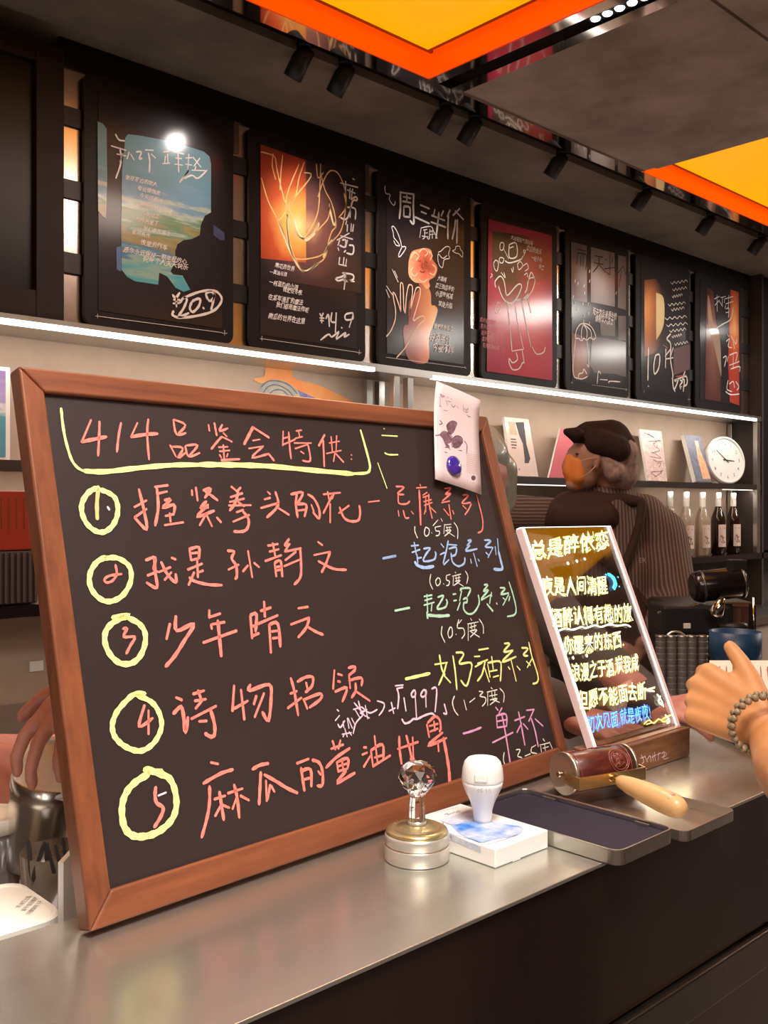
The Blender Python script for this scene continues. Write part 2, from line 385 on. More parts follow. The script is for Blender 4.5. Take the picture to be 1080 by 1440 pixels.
# square white ceiling lamps farther down the room
for i, (x0, x1, y0, y1) in enumerate(((5.15, 5.75, -.55, .05), (4.85, 5.5, .55, 1.15), (6.75, 7.3, .0, .45), (6.62, 6.86, 1.2, 1.38))):
    t = thing('ceiling_lamp', ('square white ceiling lamp nearest the customers, out past the right edge', 'square white ceiling lamp beside the right orange panel, out of frame', 'square white ceiling lamp far down the room over the customers', 'square white ceiling lamp far down the room near the shelves')[i], 'ceiling light', ((x0+x1)/2, (y0+y1)/2, CZ+.06))
    MB().box(x0, x1, y0, y1, CZ+.062, CZ+.066).build('diffuser', 'lamp_white', t)
    f = MB(); f.box(x0-.015, x0, y0-.015, y1+.015, CZ+.055, CZ+.08).box(x1, x1+.015, y0-.015, y1+.015, CZ+.055, CZ+.08).box(x0, x1, y0-.015, y0, CZ+.055, CZ+.08).box(x0, x1, y1, y1+.015, CZ+.055, CZ+.08); f.build('frame', 'steel_dark', t)
t = thing('ceiling_light_box', 'lit yellow orange ceiling panel over the customers, mirrored in the acrylic sign', 'ceiling light', (4.1, -1.15, CZ+.07))
MB().box(3.3, 4.95, -1.95, -.70, CZ+.066, CZ+.074).build('diffuser', 'orange_panel', t)
MB().box(3.28, 4.97, -1.97, -1.95, CZ+.03, CZ+.084).box(3.28, 4.97, -.70, -.68, CZ+.03, CZ+.084).build('edge_strip', 'steel_dark', t)
# ================================================================ COUNTER
CT = 1.10
cb = struct('trim_20', MB().box(-1.6, 6.0, .545, .70, 0, CT-.006), 'wall_dark')
t = thing('bar_counter', 'long brushed steel bar ledge with glossy dark brown front under the chalkboard', 'counter', (1, .6, 0))
MB().box(-1.6, 6.0, .514, .736, CT-.0035, CT).build('countertop', 'steel_top', t, .0008)
for k in range(4):
    MB().box(-1.6+1.9*k+.0015, .3+1.9*k-.0015, .517, .537, .945, CT-.0045).build('front_panel', 'front_panel', t)
MB().box(-1.6, 6.0, .508, .544, .90, .942).build('steel_rail', 'steel_dark', t, .002)
MB().box(-1.6, 6.0, .53, .544, .0, .898).build('lower_front', 'steel_dark', t)
# work counter behind the ledge, lower
t = thing('work_counter', 'low steel work counter behind the raised bar ledge', 'counter', (1, 1.0, 0))
MB().box(-1.6, 4.2, .74, 1.28, .90, .93).build('worktop', 'steel', t, .002)
for k in range(5):
    MB().box(-1.6+1.16*k+.003, -.44+1.16*k-.003, .745, 1.27, .05, .898).build('cabinet_body', 'steel_dark', t)
t = thing('back_counter', 'steel back counter against the wall under the shelves', 'counter', (1, 2.4, 0))
MB().box(-1.6, 6.9, 2.15, 2.57, .86, .90).build('worktop', 'steel', t, .002)
for k in range(6):
    MB().box(-1.6+1.416*k+.003, -.184+1.416*k-.003, 2.17, 2.57, .05, .858).build('cabinet_body', 'wall', t)

# ================================================================ SHELVES
LZ = 1.89
WX0, WX1 = -2.9, 5.04
t = thing('display_shelf', 'top steel shelf with a bright led strip on its front edge under the posters', 'shelf', (2, 2.5, LZ))
MB().box(WX0, WX1, 2.402, 2.578, LZ-.004, LZ+.022).build('shelf_board', 'steel', t)
for x0, x1 in ((WX0, 2.20), (2.48, 4.96)):
    MB().box(x0, x1, 2.388, 2.402, LZ-.007, LZ+.006).build('led_strip', 'led', t)
MB().box(2.20, 2.48, 2.388, 2.402, LZ-.006, LZ+.006).build('edge', 'steel', t)
for x0, x1 in ((-2.0, 1.0), (1.0, 2.2), (2.5, 3.7), (3.7, 4.9)):
    area('led_shelf_light', ((x0+x1)/2, 2.415, LZ-.02), (math.radians(25), 0, 0), x1-x0, .02, 1.8*(x1-x0), (1, .9, .8))
t2 = thing('display_shelf', 'middle dark shelf carrying the magazines and the round clock', 'shelf', (2, 2.5, 1.54))
MB().box(WX0, 5.02, 2.40, 2.578, 1.522, 1.546).build('shelf_board', 'steel_dark', t2)
for x0, x1 in ((2.9, 3.35), (4.63, 4.94)):
    MB().box(x0, x1, 2.402, 2.412, 1.514, 1.521).build('led_strip', 'led_soft', t2)
MB().box(WX0, 5.02, 2.395, 2.40, 1.517, 1.5455).build('front_edge', 'steel_dark', t2)
area('led_shelf_light', (4.6, 2.45, 1.51), (math.radians(20), 0, 0), .9, .02, 1.0, (1, .85, .72))
area('led_shelf_light', (.9, 2.45, 1.51), (math.radians(20), 0, 0), 1.6, .02, 1.6, (1, .85, .72))
t3 = thing('display_shelf', 'lowest dark shelf holding the row of syrup bottles', 'shelf', (2, 2.5, 1.18))
MB().box(WX0, 6.9, 2.40, 2.578, 1.150, 1.180).build('shelf_board', 'black_gloss', t3)
# uprights
UP = (('steel upright left of the pair under the top shelf gap', 2.235, 2.405), ('steel upright right of the pair under the top shelf gap', 2.345, 2.405),
      ('steel upright standing behind at the wall left of the paper note', 2.20, 2.55), ('second steel upright standing behind at the wall', 2.27, 2.55))
for i, (l, px) in enumerate((('rear steel upright left of the shelf gap', (517, 2.55)), ('second rear steel upright under the shelf gap', (534, 2.55)),
                              ('front steel upright under the shelf gap', (555, 2.412)), ('right front steel upright beside the led strip', (574, 2.412)))):
    x = PY(px[0], 560, px[1]).x
    o = MB().box(x-.014, x+.014, px[1]-.012, px[1]+.012, 1.181, LZ-.011).build('shelf_upright', 'steel', None, .001)
    tag(o, l, 'shelf post')
for (px, Y, l) in ((1028, 2.56, 'narrow rear steel upright at the right end behind the clock'), (1064, 2.405, 'front steel upright at the right end of the shelves')):
    x = PY(px, 640, Y).x
    for z0, z1 in ((1.181, LZ-.011),):
        o = MB().box(x-.017, x+.017, Y-.012, Y+.012, z0, z1).build('shelf_upright', 'steel', None, .001); tag(o, l, 'shelf post')
o = struct('wall_right_niche', MB().box(5.043, 5.06, 2.40, 2.58, .9, 2.68), 'wall_dark')
o.name = 'trim_21'
struct('trim_22', MB().box(5.06, 9, 2.42, 2.58, 1.19, 2.68), 'black')
struct('trim_25', MB().box(1.13, 5.03, 2.4635, 2.4715, 2.606, CZ), 'black')
struct('trim_23', MB().box(3.3, 6.9, 2.565, 2.58, .9, 1.15), 'wall_dark')  # dark sheet over the wall's right end, shade put into its colour

# ================================================================ POSTER WALL
struct('trim_24', MB().box(1.13, 5.03, 2.472, 2.575, 1.915, CZ), 'steel_back')
for k, (z0, z1) in enumerate(((2.449, 2.50), (2.255, 2.305), (2.055, 2.11))):
    t = MB().box(1.13, 5.03, 2.4635, 2.4705, z0, z1).build('mounting_rail', 'black_soft', None)
    tag(t, ('uppermost', 'middle', 'lowest')[k]+' black horizontal rail carrying the posters on the wall', 'rail')
# thin pale edges between posters
PW, PH = .483, .682; PZ0 = 1.921; PYF = 2.452
PX = [1.193+.5398*i for i in range(7)]
LBL = ('leftmost poster with a blue green train window picture and the price 20.9',
       'black framed poster with orange light trails and the price 14.9', 'black framed poster with a red haired woman and a drawn hand',
       'crimson poster with a white line drawing of a figure in wide trousers', 'grey window view poster with a drawn umbrella',
       'dark poster with an orange glow at its left and large handwriting', 'rightmost poster of the row with an orange red stripe')
UX, VZ, NN = Vector((1, 0, 0)), Vector((0, 0, 1)), Vector((0, -1, 0))
FRP = (UX, VZ, NN)
def onp(px, py): return PY(px, py, PYF-.003)
posters = []; sheets = []
for i in range(7):
    t = thing('menu_poster', LBL[i], 'poster', (PX[i]+PW/2, PYF, PZ0), 'posters along the top of the wall')
    out = rrect(PW, PH, .028); b = MB(); b.prism([(PX[i]+a, PYF, PZ0+c) for a, c in out], (0, .010, 0)); b.build('board', 'frame_black', t, .0015)
    m_ = .042
    sheets.append(MB().box(PX[i]+m_, PX[i]+PW-m_, PYF-.002, PYF, PZ0+m_, PZ0+PH-m_).build('print_sheet', 'print_black', t))
    MB().box(PX[i]+PW+.012, PX[i]+PW+.03, 2.4655, 2.4695, 2.51, 2.655).build('hanging_tab', 'steel_dark', t) if i < 6 else None
    posters.append(t)
def pst(i, name, x0, y0, s, text, width, m, **k):
    return strokes(name, zoomed(x0, y0, s, text), onp, width, m, sheets[i], FRP, thick=.0013, **k)
def ppoly(i, name, x0, y0, s, pts, m, h=.0003, smooth=False):
    q = zoomed(x0, y0, s, pts)[0]; return poly(name, q, onp, m, sheets[i], NN, h, smooth)
def ptext(i, name, rows, m='ink_white'):
    """rows: (string, px, py, height_px, shear)"""
    L = []
    for s_, px, py, hp, *r in rows:
        o = onp(px, py); k = abs(onp(px, py-hp).z-o.z); wf = r[0] if r else 1
        L.append((s_, o, UX*k*wf*1.35, VZ*k*1.3, NN, .3, .012))
    return text_lines(name, L, m, sheets[i], .0012, jitter=.05)
# --- poster 1
sky = grad_mat('print_train_window_sky', (1.5, 2.45, 2.17), (1, 1, .2), [(-.0+.02, (.10, .42, .50)), (.2, (.32, .50, .42)), (.30, (.07, .24, .48)), (.38, (.28, .24, .10)), (.5, (.40, .36, .16)), (.6, (.16, .33, .20)), (.7, (.55, .62, .50)), (.8, (.22, .38, .55)), (1, (.16, .34, .42))], axis='Z', noise_amt=1.0, nscale=5, stretch=(1.4, 1, 9))
# shift Z range: value 0 at print centre -> add .5
for nd in sky.node_tree.nodes:
    if nd.type == 'MAPPING' and nd.vector_type == 'TEXTURE': nd.inputs['Location'].default_value = (0, 0, 2.06); nd.inputs['Scale'].default_value = (1, 1, .30)
ppoly(0, 'window_picture', 110, 80, 3.512, '232,400 245,382 300,388 430,412 560,448 620,468 648,492 656,530 655,768 625,785 605,830 600,880 560,900 520,905 490,925 478,960 480,1010 455,1060 470,1075 515,1080 553,1150 520,1160 480,1140 440,1085 400,1065 395,1125 280,1108 240,1085 214,1050 212,800 216,560', sky)
ppoly(0, 'window_picture', 110, 80, 3.512, '95,318 122,330 140,355 143,600 137,800 118,785 98,760', sky)
ppoly(0, 'window_picture', 110, 80, 3.512, '188,940 212,935 212,1060 190,1050', grad_mat('print_blue', (0, 0, 0), (1, 1, 1), [(0, (.12, .2, .42)), (1, (.12, .2, .42))]))
ppoly(0, 'window_picture', 110, 80, 3.512, '668,830 690,845 722,870 724,905 700,905 668,880', grad_mat('print_dim_blue', (0, 0, 0), (1, 1, 1), [(0, (.07, .09, .2)), (1, (.07, .09, .2))]))
pst(0, 'lettering', 110, 80, 3.512, '183,382 200,410 228,415;162,440 235,462;190,480 235,490;205,450 210,520 185,600;218,478 205,520;250,470 240,505;258,480 275,510;285,470 310,470 300,505 315,500;330,460 370,462;345,475 352,515 350,570;360,480 380,500;420,470 445,468;430,490 425,525;415,528 450,525;440,480 442,520;470,470 520,480;480,500 510,503;492,480 495,570;475,530 515,535;530,500 560,498;545,480 540,560;528,530 560,535;565,495 605,545;600,500 570,540;580,540 575,560;560,560 625,562;500,620 545,560 520,600 560,585 590,600 635,560', .0048, 'ink_white')
pst(0, 'price_lettering', 110, 80, 3.512, '465,1175 480,1190 500,1165;470,1200 500,1200;468,1218 500,1215;484,1190 484,1235;500,1215 520,1190 535,1200 520,1240 495,1285 545,1265;560,1210 550,1240 565,1260 595,1230 600,1195 575,1200 560,1210;615,1238 620,1244;640,1200 630,1170 655,1160 670,1180 655,1205 640,1200;672,1170 665,1210 655,1250;470,1255 465,1275 500,1288 580,1280 660,1258 700,1220 705,1185 670,1155 600,1160 520,1190', .0075, 'ink_white')
rows = [('坐在窗边的旅人', 230, 600, 22), ('看云慢慢走', 290, 655, 22), ('今天很高兴', 300, 692, 22), ('穿过田野与河流', 302, 738, 22), ('风吹过来', 308, 778, 22), ('把昨天放下', 280, 808, 22), ('我们都在路上', 318, 855, 22), ('有风有光', 262, 872, 22), ('夜里的列车', 305, 925, 26), ('愿你永远保持一颗年轻的心', 220, 960, 26), ('祝每个人天天快乐', 315, 1008, 28)]
ptext(0, 'small_lettering', [(s_, 110+a/3.512, 80+b/3.512, c/3.512*.9, .95) for s_, a, b, c in rows])
CR = '95,1270 95,1290;85,1280 105,1282;722,1350 722,1375;710,1365 735,1365;105,1282 710,1362'
pst(0, 'corner_marks', 110, 80, 3.512, CR, .0018, 'ink_white')
# --- poster 2
fire = grad_mat('print_orange_glow', tuple(onp(420, 318)), (.30, 1, .30), [(0, (1, .85, .4)), (.18, (1, .50, .12)), (.42, (.62, .10, .03)), (.75, (.36, .05, .02)), (1, (.25, .04, .015))], noise_amt=.25, nscale=9)
halo = grad_mat('print_dark_glow', tuple(onp(432, 318)), (.24, 1, .24), [(0, (.9, .5, .25)), (.25, (.30, .12, .10)), (.7, (.07, .035, .04)), (1, (.02, .015, .018))], noise_amt=.2, nscale=12)
ppoly(1, 'dark_picture', 340, 170, 4.114, '370,225 690,310 690,1000 110,900 110,795 370,820', halo, .0003)
ppoly(1, 'orange_picture', 340, 170, 4.114, '107,135 370,228 372,820 110,795', fire, .0005)
tr = '110,180 150,190 190,210 200,270 215,340 235,420 250,470 300,560;112,330 150,460 205,570 290,760 360,875 430,830 480,790 500,700 520,640 545,600 520,480 480,400 455,300;455,250 450,400 440,520 410,600 350,680 290,620 260,540 265,660 290,780 330,800 400,795 470,770 520,700 570,640 595,540 600,420 560,310 510,290 470,350 440,440;205,570 230,560 300,450 400,320 360,300;360,240 330,330 310,430 260,520;505,480 500,560 450,620 420,650;180,190 175,260 195,340;235,200 225,300 220,400;330,250 260,430 260,560;430,250 440,330 470,300;590,420 600,500 560,560;300,560 310,640 350,680 400,660 440,600'
pst(1, 'light_trails', 340, 170, 4.114, tr, .0042, mat('print_trail_yellow', (1, .62, .25), .4))
pst(1, 'light_trails', 340, 170, 4.114, '205,570 240,660 290,780 358,872 440,825;265,540 262,660 285,750;300,570 330,650 370,690 420,650 445,590;520,690 490,740 470,790;505,500 530,600 545,580', .008, mat('print_trail_pale', (1, .85, .5), .4))
pst(1, 'lettering', 340, 170, 4.114, '640,335 650,340;570,360 670,385;600,350 598,440;610,400 655,420;625,390 622,450;640,395 632,450;630,455 660,440 665,460 640,465 620,540 600,570 570,560;610,500 655,510 655,570;628,510 625,560;605,580 600,600;610,600 608,640;632,595 630,640;645,600 640,640;550,690 620,650;570,665 640,685;565,690 555,720;580,690 600,690 595,730 565,720;560,750 555,735;610,690 600,730;600,750 590,760;620,720 645,725 640,770 605,765;565,790 560,830;560,830 605,840;590,790 585,835;605,800 600,835;545,910 580,900 600,880;580,880 640,890 640,920 590,925 600,890;600,900 590,975;610,925 650,930;540,915 560,925 600,910', .0062, 'ink_white')
pst(1, 'price_lettering', 340, 170, 4.114, '450,1115 460,1130 470,1112;450,1140 475,1142;452,1155 472,1157;461,1130 461,1170;485,1145 500,1120 505,1190;520,1110 515,1160 545,1165;545,1110 540,1225;575,1195 580,1200;640,1110 600,1120 600,1150 640,1145 640,1110;640,1130 620,1195;455,1268 500,1235 520,1250 560,1220 545,1262 600,1225 590,1250 620,1235', .0060, 'ink_white')
rows = [('麻瓜的世界', 190, 845, 30), ('—黄油与酒', 160, 880, 26), ('一杯温热的小酒', 155, 945, 32), ('微醺在冬夜', 235, 985, 30), ('在某年漫游的魔法', 150, 1030, 34), ('我们都是魔法师呢', 195, 1075, 32), ('麻瓜的世界在这里', 150, 1140, 36)]
ptext(1, 'small_lettering', [(s_, 340+a/4.114, 170+b/4.114, c/4.114*.85, .82) for s_, a, b, c in rows])
pst(1, 'corner_marks', 340, 170, 4.114, '115,1245 115,1272;105,1260 128,1262;678,1325 678,1352;665,1340 690,1342;125,1262 665,1338', .0018, 'ink_white')
# --- poster 3
pst(2, 'title_lettering', 520, 230, 4.8, '205,190 205,300 198,372;205,195 295,208;295,205 292,300 295,405 270,385;225,225 275,235;248,215 248,262;220,255 275,265;228,290 228,358;228,290 268,298 268,362;228,358 270,362;340,280 400,305;345,325 380,340;305,362 400,405;438,310 430,345;495,320 480,355;415,350 505,385;412,395 510,430;465,330 455,420 445,505;540,315 520,360;530,350 525,425 525,510;605,305 560,350;575,320 630,378;578,380 570,440 555,510;590,380 588,450 585,540', .0085, 'ink_white')
pst(2, 'seal_lettering', 520, 230, 4.8, '345,435 410,425 430,460 455,505;345,435 335,500;360,450 385,445;365,470 390,468;370,445 368,500;352,490 392,495;405,445 400,510;400,460 425,455;400,480 430,478;420,450 420,505;355,510 370,500;385,500 395,512', .004, 'ink_white')
pst(2, 'line_drawing', 520, 230, 4.8, '145,430 160,425 185,465 205,520 215,560 235,560 240,575 210,620 195,630 195,610 215,565;160,500 185,530 200,555 175,550 160,520;160,500 155,460 145,430;460,600 480,590 500,570 520,560 540,570 530,610 535,640 500,650 490,700 470,690 458,650 462,610 490,640 520,620;555,590 575,580 580,560 605,560 610,580 625,600 622,632 600,610 580,605 555,590;150,715 190,800;165,725 185,770;110,825 150,885;108,850 130,905;100,150 105,200 135,210 130,240 150,275 165,280 170,255', .0035, 'ink_white')
pst(2, 'hand_drawing', 520, 230, 4.8, '178,1312 240,1240 290,1150 340,1080 370,1055 360,1030 325,1040 300,1060 292,1050 310,990 335,900 340,850 325,835 308,850 290,920 270,1000 268,1030;268,1030 275,960 285,880 285,830 270,818 258,830 245,900 238,1010;238,1010 228,980 225,880 222,820 212,805 205,820 205,900 208,1000;208,1000 190,940 170,885 155,872 160,920 172,990 168,1060 140,1130 110,1168', .0046, mat('print_cream_line', (.85, .62, .45), .5))
sk = grad_mat('print_figure', tuple(onp(612, 460)), (.12, 1, .3), [(0, (1, .72, .42)), (.35, (.85, .35, .16)), (.8, (.42, .12, .07)), (1, (.28, .08, .06))], noise_amt=.3, nscale=12)
hd = grad_mat('print_red_curls', tuple(onp(598, 372)), (.10, 1, .10), [(0, (.30, .05, .03)), (.4, (.75, .16, .09)), (.8, (.95, .42, .22)), (1.0, (1, .6, .35))], noise_amt=.7, nscale=30)
ppoly(2, 'figure_picture', 520, 230, 4.8, '330,810 370,800 410,870 415,950 440,960 458,990 440,1060 400,1180 390,1340 260,1320 225,1150 235,1090 260,1080 265,930 330,850', sk, .0003, True)
ppoly(2, 'figure_head', 520, 230, 4.8, '262,660 280,600 320,580 380,570 415,590 420,640 455,700 440,760 400,790 405,830 380,845 350,810 300,800 262,750', hd, .0006, True)
pst(2, 'curl_lines', 520, 230, 4.8, '275,640 300,600 330,625 310,650;330,600 360,575 390,600 370,625;395,590 420,620 405,650;290,700 275,730 300,760 320,740;420,680 445,710 430,750 405,740;330,780 360,800 390,780', .0042, mat('print_curl', (1, .66, .42), .5))
pst(2, 'face_lines', 520, 230, 4.8, '325,660 345,655;370,662 388,668;355,670 350,700 362,705;338,725 355,735 372,726', .0034, mat('print_face_line', (.22, .03, .02), .5))
rows = [('大酒杯', 455, 785, 34), ('周三到店半价', 440, 835, 36), ('小酒每杯减', 440, 890, 40), ('欢迎光临', 460, 960, 40), ('微醺的夜晚来', 430, 1110, 36), ('好酒半价', 400, 1190, 60), ('今夜不醉', 420, 1260, 60)]
ptext(2, 'small_lettering', [(s_, 520+a/4.8, 230+b/4.8, c/4.8*.85, .75) for s_, a, b, c in rows])
pst(2, 'corner_marks', 520, 230, 4.8, '108,1308 642,1378;640,1370 650,1385', .0018, 'ink_white')
# --- poster 4
crim = grad_mat('print_crimson', tuple(onp(750, 440)), (.3, 1, .45), [(0, (.80, .16, .12)), (.4, (.60, .06, .10)), (1, (.42, .03, .08))], noise_amt=.2, nscale=6)
ppoly(3, 'crimson_picture', 670, 280, 5.236, '88,148 555,270 558,1335 76,1268', crim, .0003)
ppoly(3, 'dark_shadow_picture', 670, 280, 5.236, '118,235 350,270 520,330 545,560 430,620 400,700 360,860 215,820 205,1160 195,1160 190,760 130,600 115,450', grad_mat('print_olive_shadow', tuple(onp(708, 350)), (.2, 1, .25), [(0, (.05, .04, .02)), (.5, (.10, .05, .03)), (1, (.45, .08, .06))], noise_amt=.5, nscale=14), .0005, True)
pst(3, 'figure_drawing', 670, 280, 5.236, '140,650 135,610 160,575 180,570 200,600 210,650 225,710 290,640 320,625 330,650 300,720 260,765 210,750 180,700 160,640;300,740 360,735 410,670 430,590 400,580 380,600 370,660 355,690;290,745 330,745 380,700;228,765 240,900 260,1120;260,1120 345,1105;282,750 300,900 345,1105;330,745 360,900 400,1090;375,725 400,840;290,1130 300,1180 265,1205 240,1175 240,1210 265,1255 310,1250 335,1210 345,1200;335,1110 350,1210;240,335 290,325 295,420 240,430 240,335;210,455 240,470 300,455 330,440 340,420;245,360 270,350;380,600 400,540 420,570 430,600;410,1090 440,1140 490,1130 505,1090', .0052, 'ink_white')
pst(3, 'flower_drawing', 670, 280, 5.236, '170,345 180,320 200,330 195,370 175,375 170,345;200,370 235,440;345,375 360,380 350,400 345,375;355,400 325,450;165,445 175,430 200,440 190,470 170,465 165,445;125,470 140,450 160,470 150,530 130,510 125,470;300,480 320,460 340,490 310,520 300,480;345,490 370,475 380,510 355,530;180,540 210,580 200,540;255,510 265,540 270,500;350,560 370,545 375,575;145,780 160,760 180,790 150,840 135,820 145,780;105,550 115,560 100,580', .0038, 'ink_white')
rows = [('大冰块加气泡好喝', 250, 295, 40), ('周边限量送', 365, 375, 44), ('一起干杯', 400, 445, 40), ('快来', 455, 510, 40)]
ptext(3, 'small_lettering', [(s_, 670+a/5.236, 280+b/5.236, c/5.236*.8, .75) for s_, a, b, c in rows])
ptext(3, 'pink_lettering', [('花开花落有酒', 674+k*1.0, 452+k*9, 5.5, .8) for k in range(5)], mat('print_pink', (.75, .25, .28), .5))
# --- poster 5
pane = grad_mat('print_grey_window', tuple(onp(850, 400)), (.25, 1, .25), [(0, (.52, .49, .48)), (.5, (.30, .28, .28)), (1, (.16, .14, .15))], noise_amt=.5, nscale=7, stretch=(2, 1, 1))
for pts in ('105,148 235,178 238,650 108,625', '270,190 465,240 468,685 268,645', '495,258 560,270 560,712 492,690', '275,930 480,960 560,975 560,1265 470,1240 300,1230 265,1170', '345,800 470,800 470,930 350,920', '495,760 560,760 560,965 495,960'):
    ppoly(4, 'window_picture', 785, 315, 5.878, pts, pane)
ppoly(4, 'warm_picture', 785, 315, 5.878, '110,900 240,960 265,1170 240,1270 130,1270 112,1100', grad_mat('print_warm_grey', tuple(onp(812, 510)), (.1, 1, .2), [(0, (.42, .22, .16)), (1, (.08, .05, .05))], noise_amt=.5, nscale=20), .0004, True)
pst(4, 'dark_lettering', 785, 315, 5.878, '155,210 230,225;160,240 150,330;160,240 230,260 225,380;185,260 185,350;205,250 205,350;300,262 365,275;290,320 370,335;335,270 330,340 285,400;340,340 390,400;425,240 425,420;400,290 390,300;380,370 470,360;450,280 440,320;400,400 420,420;535,345 495,405;520,390 500,520;535,350 560,420', .0060, 'ink_black')
pst(4, 'umbrella_drawing', 785, 315, 5.878, '208,790 206,830;140,950 145,890 170,840 206,822 260,840 295,890 310,945;140,950 165,945 190,965 210,945 235,960 260,940 290,955 310,940;206,830 190,880 190,950;206,830 235,880 232,950;210,830 265,880 270,940;235,960 245,1080 250,1180 235,1160;140,960 130,1060 120,1180 130,1260 160,1275 200,1280 240,1260;165,1270 170,1240 200,1230 210,1200 235,1240;320,1320 330,1220 350,1240;345,1285 405,1290;415,1315 425,1300 510,1305', .0052, 'ink_white')
pst(4, 'rain_drawing', 785, 315, 5.878, '%s' % ';'.join('%d,%d %d,%d' % (x, y, x-5, y+22) for x, y in ((140, 460), (165, 480), (125, 590), (220, 560), (215, 500), (115, 690), (160, 690), (140, 640), (205, 650), (250, 650), (252, 730), (215, 750), (125, 770), (260, 460), (480, 560), (258, 810), (260, 380))), .0052, 'ink_white')
ptext(4, 'small_lettering', [('雨天饮品通通半价', 785+280/5.878, 315+745/5.878, 9, .62), ('请带伞入店来', 785+300/5.878, 315+800/5.878, 8, .7)])
pst(4, 'corner_marks', 785, 315, 5.878, '112,1300 112,1320;105,1310 120,1312;560,1358 560,1380;550,1368 570,1370;275,1330 550,1365', .0016, 'ink_white')
# --- poster 6
glow = grad_mat('print_amber_glow', tuple(onp(906, 435)), (.16, 1, .30), [(0, (.80, .36, .12)), (.5, (.42, .15, .05)), (1, (.03, .015, .012))])
ppoly(5, 'amber_picture', 890, 350, 5.684, '92,250 180,240 250,330 255,640 230,760 180,830 92,860', glow)
ppoly(5, 'cream_picture', 890, 350, 5.684, '185,350 245,395 246,600 195,715 186,690', mat('print_cream', (.72, .55, .27), .4, coat=.5), .0005, True)
ppoly(5, 'plum_picture', 890, 350, 5.684, '325,800 455,760 455,960 325,1010', mat('print_plum', (.14, .07, .08), .4, coat=.6), .0004)
pst(5, 'script_lettering', 890, 350, 5.684, ';'.join(' '.join('%d,%d' % (x0+j*(x1-x0)/9, y-(j*2.2)+(9 if j % 2 else -9)) for j in range(10)) for x0, x1, y in ((300, 435, 275), (315, 430, 330), (312, 395, 385), (280, 420, 450), (305, 410, 490), (255, 430, 560), (265, 435, 615), (290, 425, 660), (310, 390, 705), (330, 440, 765))), .0040, 'ink_white')
pst(5, 'big_lettering', 890, 350, 5.684, '122,790 120,900 118,1050;180,850 165,930 172,1000 205,950 212,850 180,850;120,1095 124,1100;262,800 258,950;300,800 255,860;265,880 320,870;300,680 270,720 300,760 298,880 318,1010 310,1040;320,790 300,860;315,1020 320,1100 335,1140;335,1060 360,1040 350,1080 330,1125;375,1050 395,1060 375,1090 380,1120;385,1100 388,1104;415,980 395,1040 410,1050 400,1140;330,1050 370,1035 425,1020 430,1080 400,1100', .0085, 'ink_white')
pst(5, 'red_mark', 890, 350, 5.684, '240,770 275,790;345,1020 425,1010', .004, 'chalk_red')
pst(5, 'corner_marks', 890, 350, 5.684, '445,1190 445,1215;435,1203 456,1203;88,1130 88,1150', .0018, 'ink_white')
# --- poster 7
red7 = grad_mat('print_ember_stripe', tuple(onp(1033, 455)), (.10, 1, .30), [(0, (1, .55, .15)), (.25, (.95, .30, .06)), (.6, (.62, .08, .03)), (1, (.45, .05, .03))], noise_amt=.2, nscale=8)
ppoly(6, 'ember_picture', 890, 350, 5.684, '780,325 845,345 850,1250 775,1225 760,900 770,600', red7)
ppoly(6, 'brown_picture', 890, 350, 5.684, '590,310 640,330 660,560 705,800 700,1220 575,1200', grad_mat('print_brown', tuple(onp(1003, 480)), (.1, 1, .3), [(0, (.30, .13, .10)), (1, (.10, .03, .025))]), .0003)
ppoly(6, 'pale_fold', 890, 350, 5.684, '597,370 612,400 640,580 690,680 706,1000 690,960 640,740 603,600', mat('print_tan', (.40, .26, .18), .4, coat=.5), .0006, True)
pst(6, 'lettering', 890, 350, 5.684, '650,400 690,380;670,370 672,500;655,450 690,410;690,420 715,460;700,390 740,380;715,390 712,450;730,400 730,430;735,400 800,380;765,370 760,480;740,440 800,420;735,480 740,450;745,480 765,475 762,550;740,510 765,505;800,470 780,560 720,600 670,630;750,680 765,700;745,740 770,720 760,780 790,790;780,690 820,760 830,720;800,740 810,800;720,870 745,860 730,940;760,860 750,900;770,850 830,830 820,900;800,830 800,960;770,930 850,900;780,960 850,940 850,980;760,1050 750,1120 790,1140;770,1080 800,1060 810,1110;820,1060 845,1100 830,1130;740,1140 780,1165 850,1160', .0060, 'ink_white')
# ================================================================ LEFT SCREEN CABINET
x1 = PY(88, 200, 2.42).x
t = thing('menu_screen', 'large black framed dark screen at the top left edge', 'screen', (.6, 2.43, 1.93))
b = MB(); z0, z1, x0 = 1.913, 2.62, .35
fw = .075
b.box(x0, x0+fw, 2.41, 2.47, z0, z1).box(x1-fw, x1, 2.41, 2.47, z0, z1).box(x0+fw, x1-fw, 2.41, 2.47, z0, z0+.07).box(x0+fw, x1-fw, 2.41, 2.47, z1-.05, z1)
b.build('frame', mat('dark_brown_frame', (.014, .007, .007), .5, spec=.25), t, .002)
MB().box(x0+fw, x1-fw, 2.43, 2.46, z0+.07, z1-.05).build('screen_panel', mat('screen_glass', (.006, .003, .003), .35, spec=.3), t)

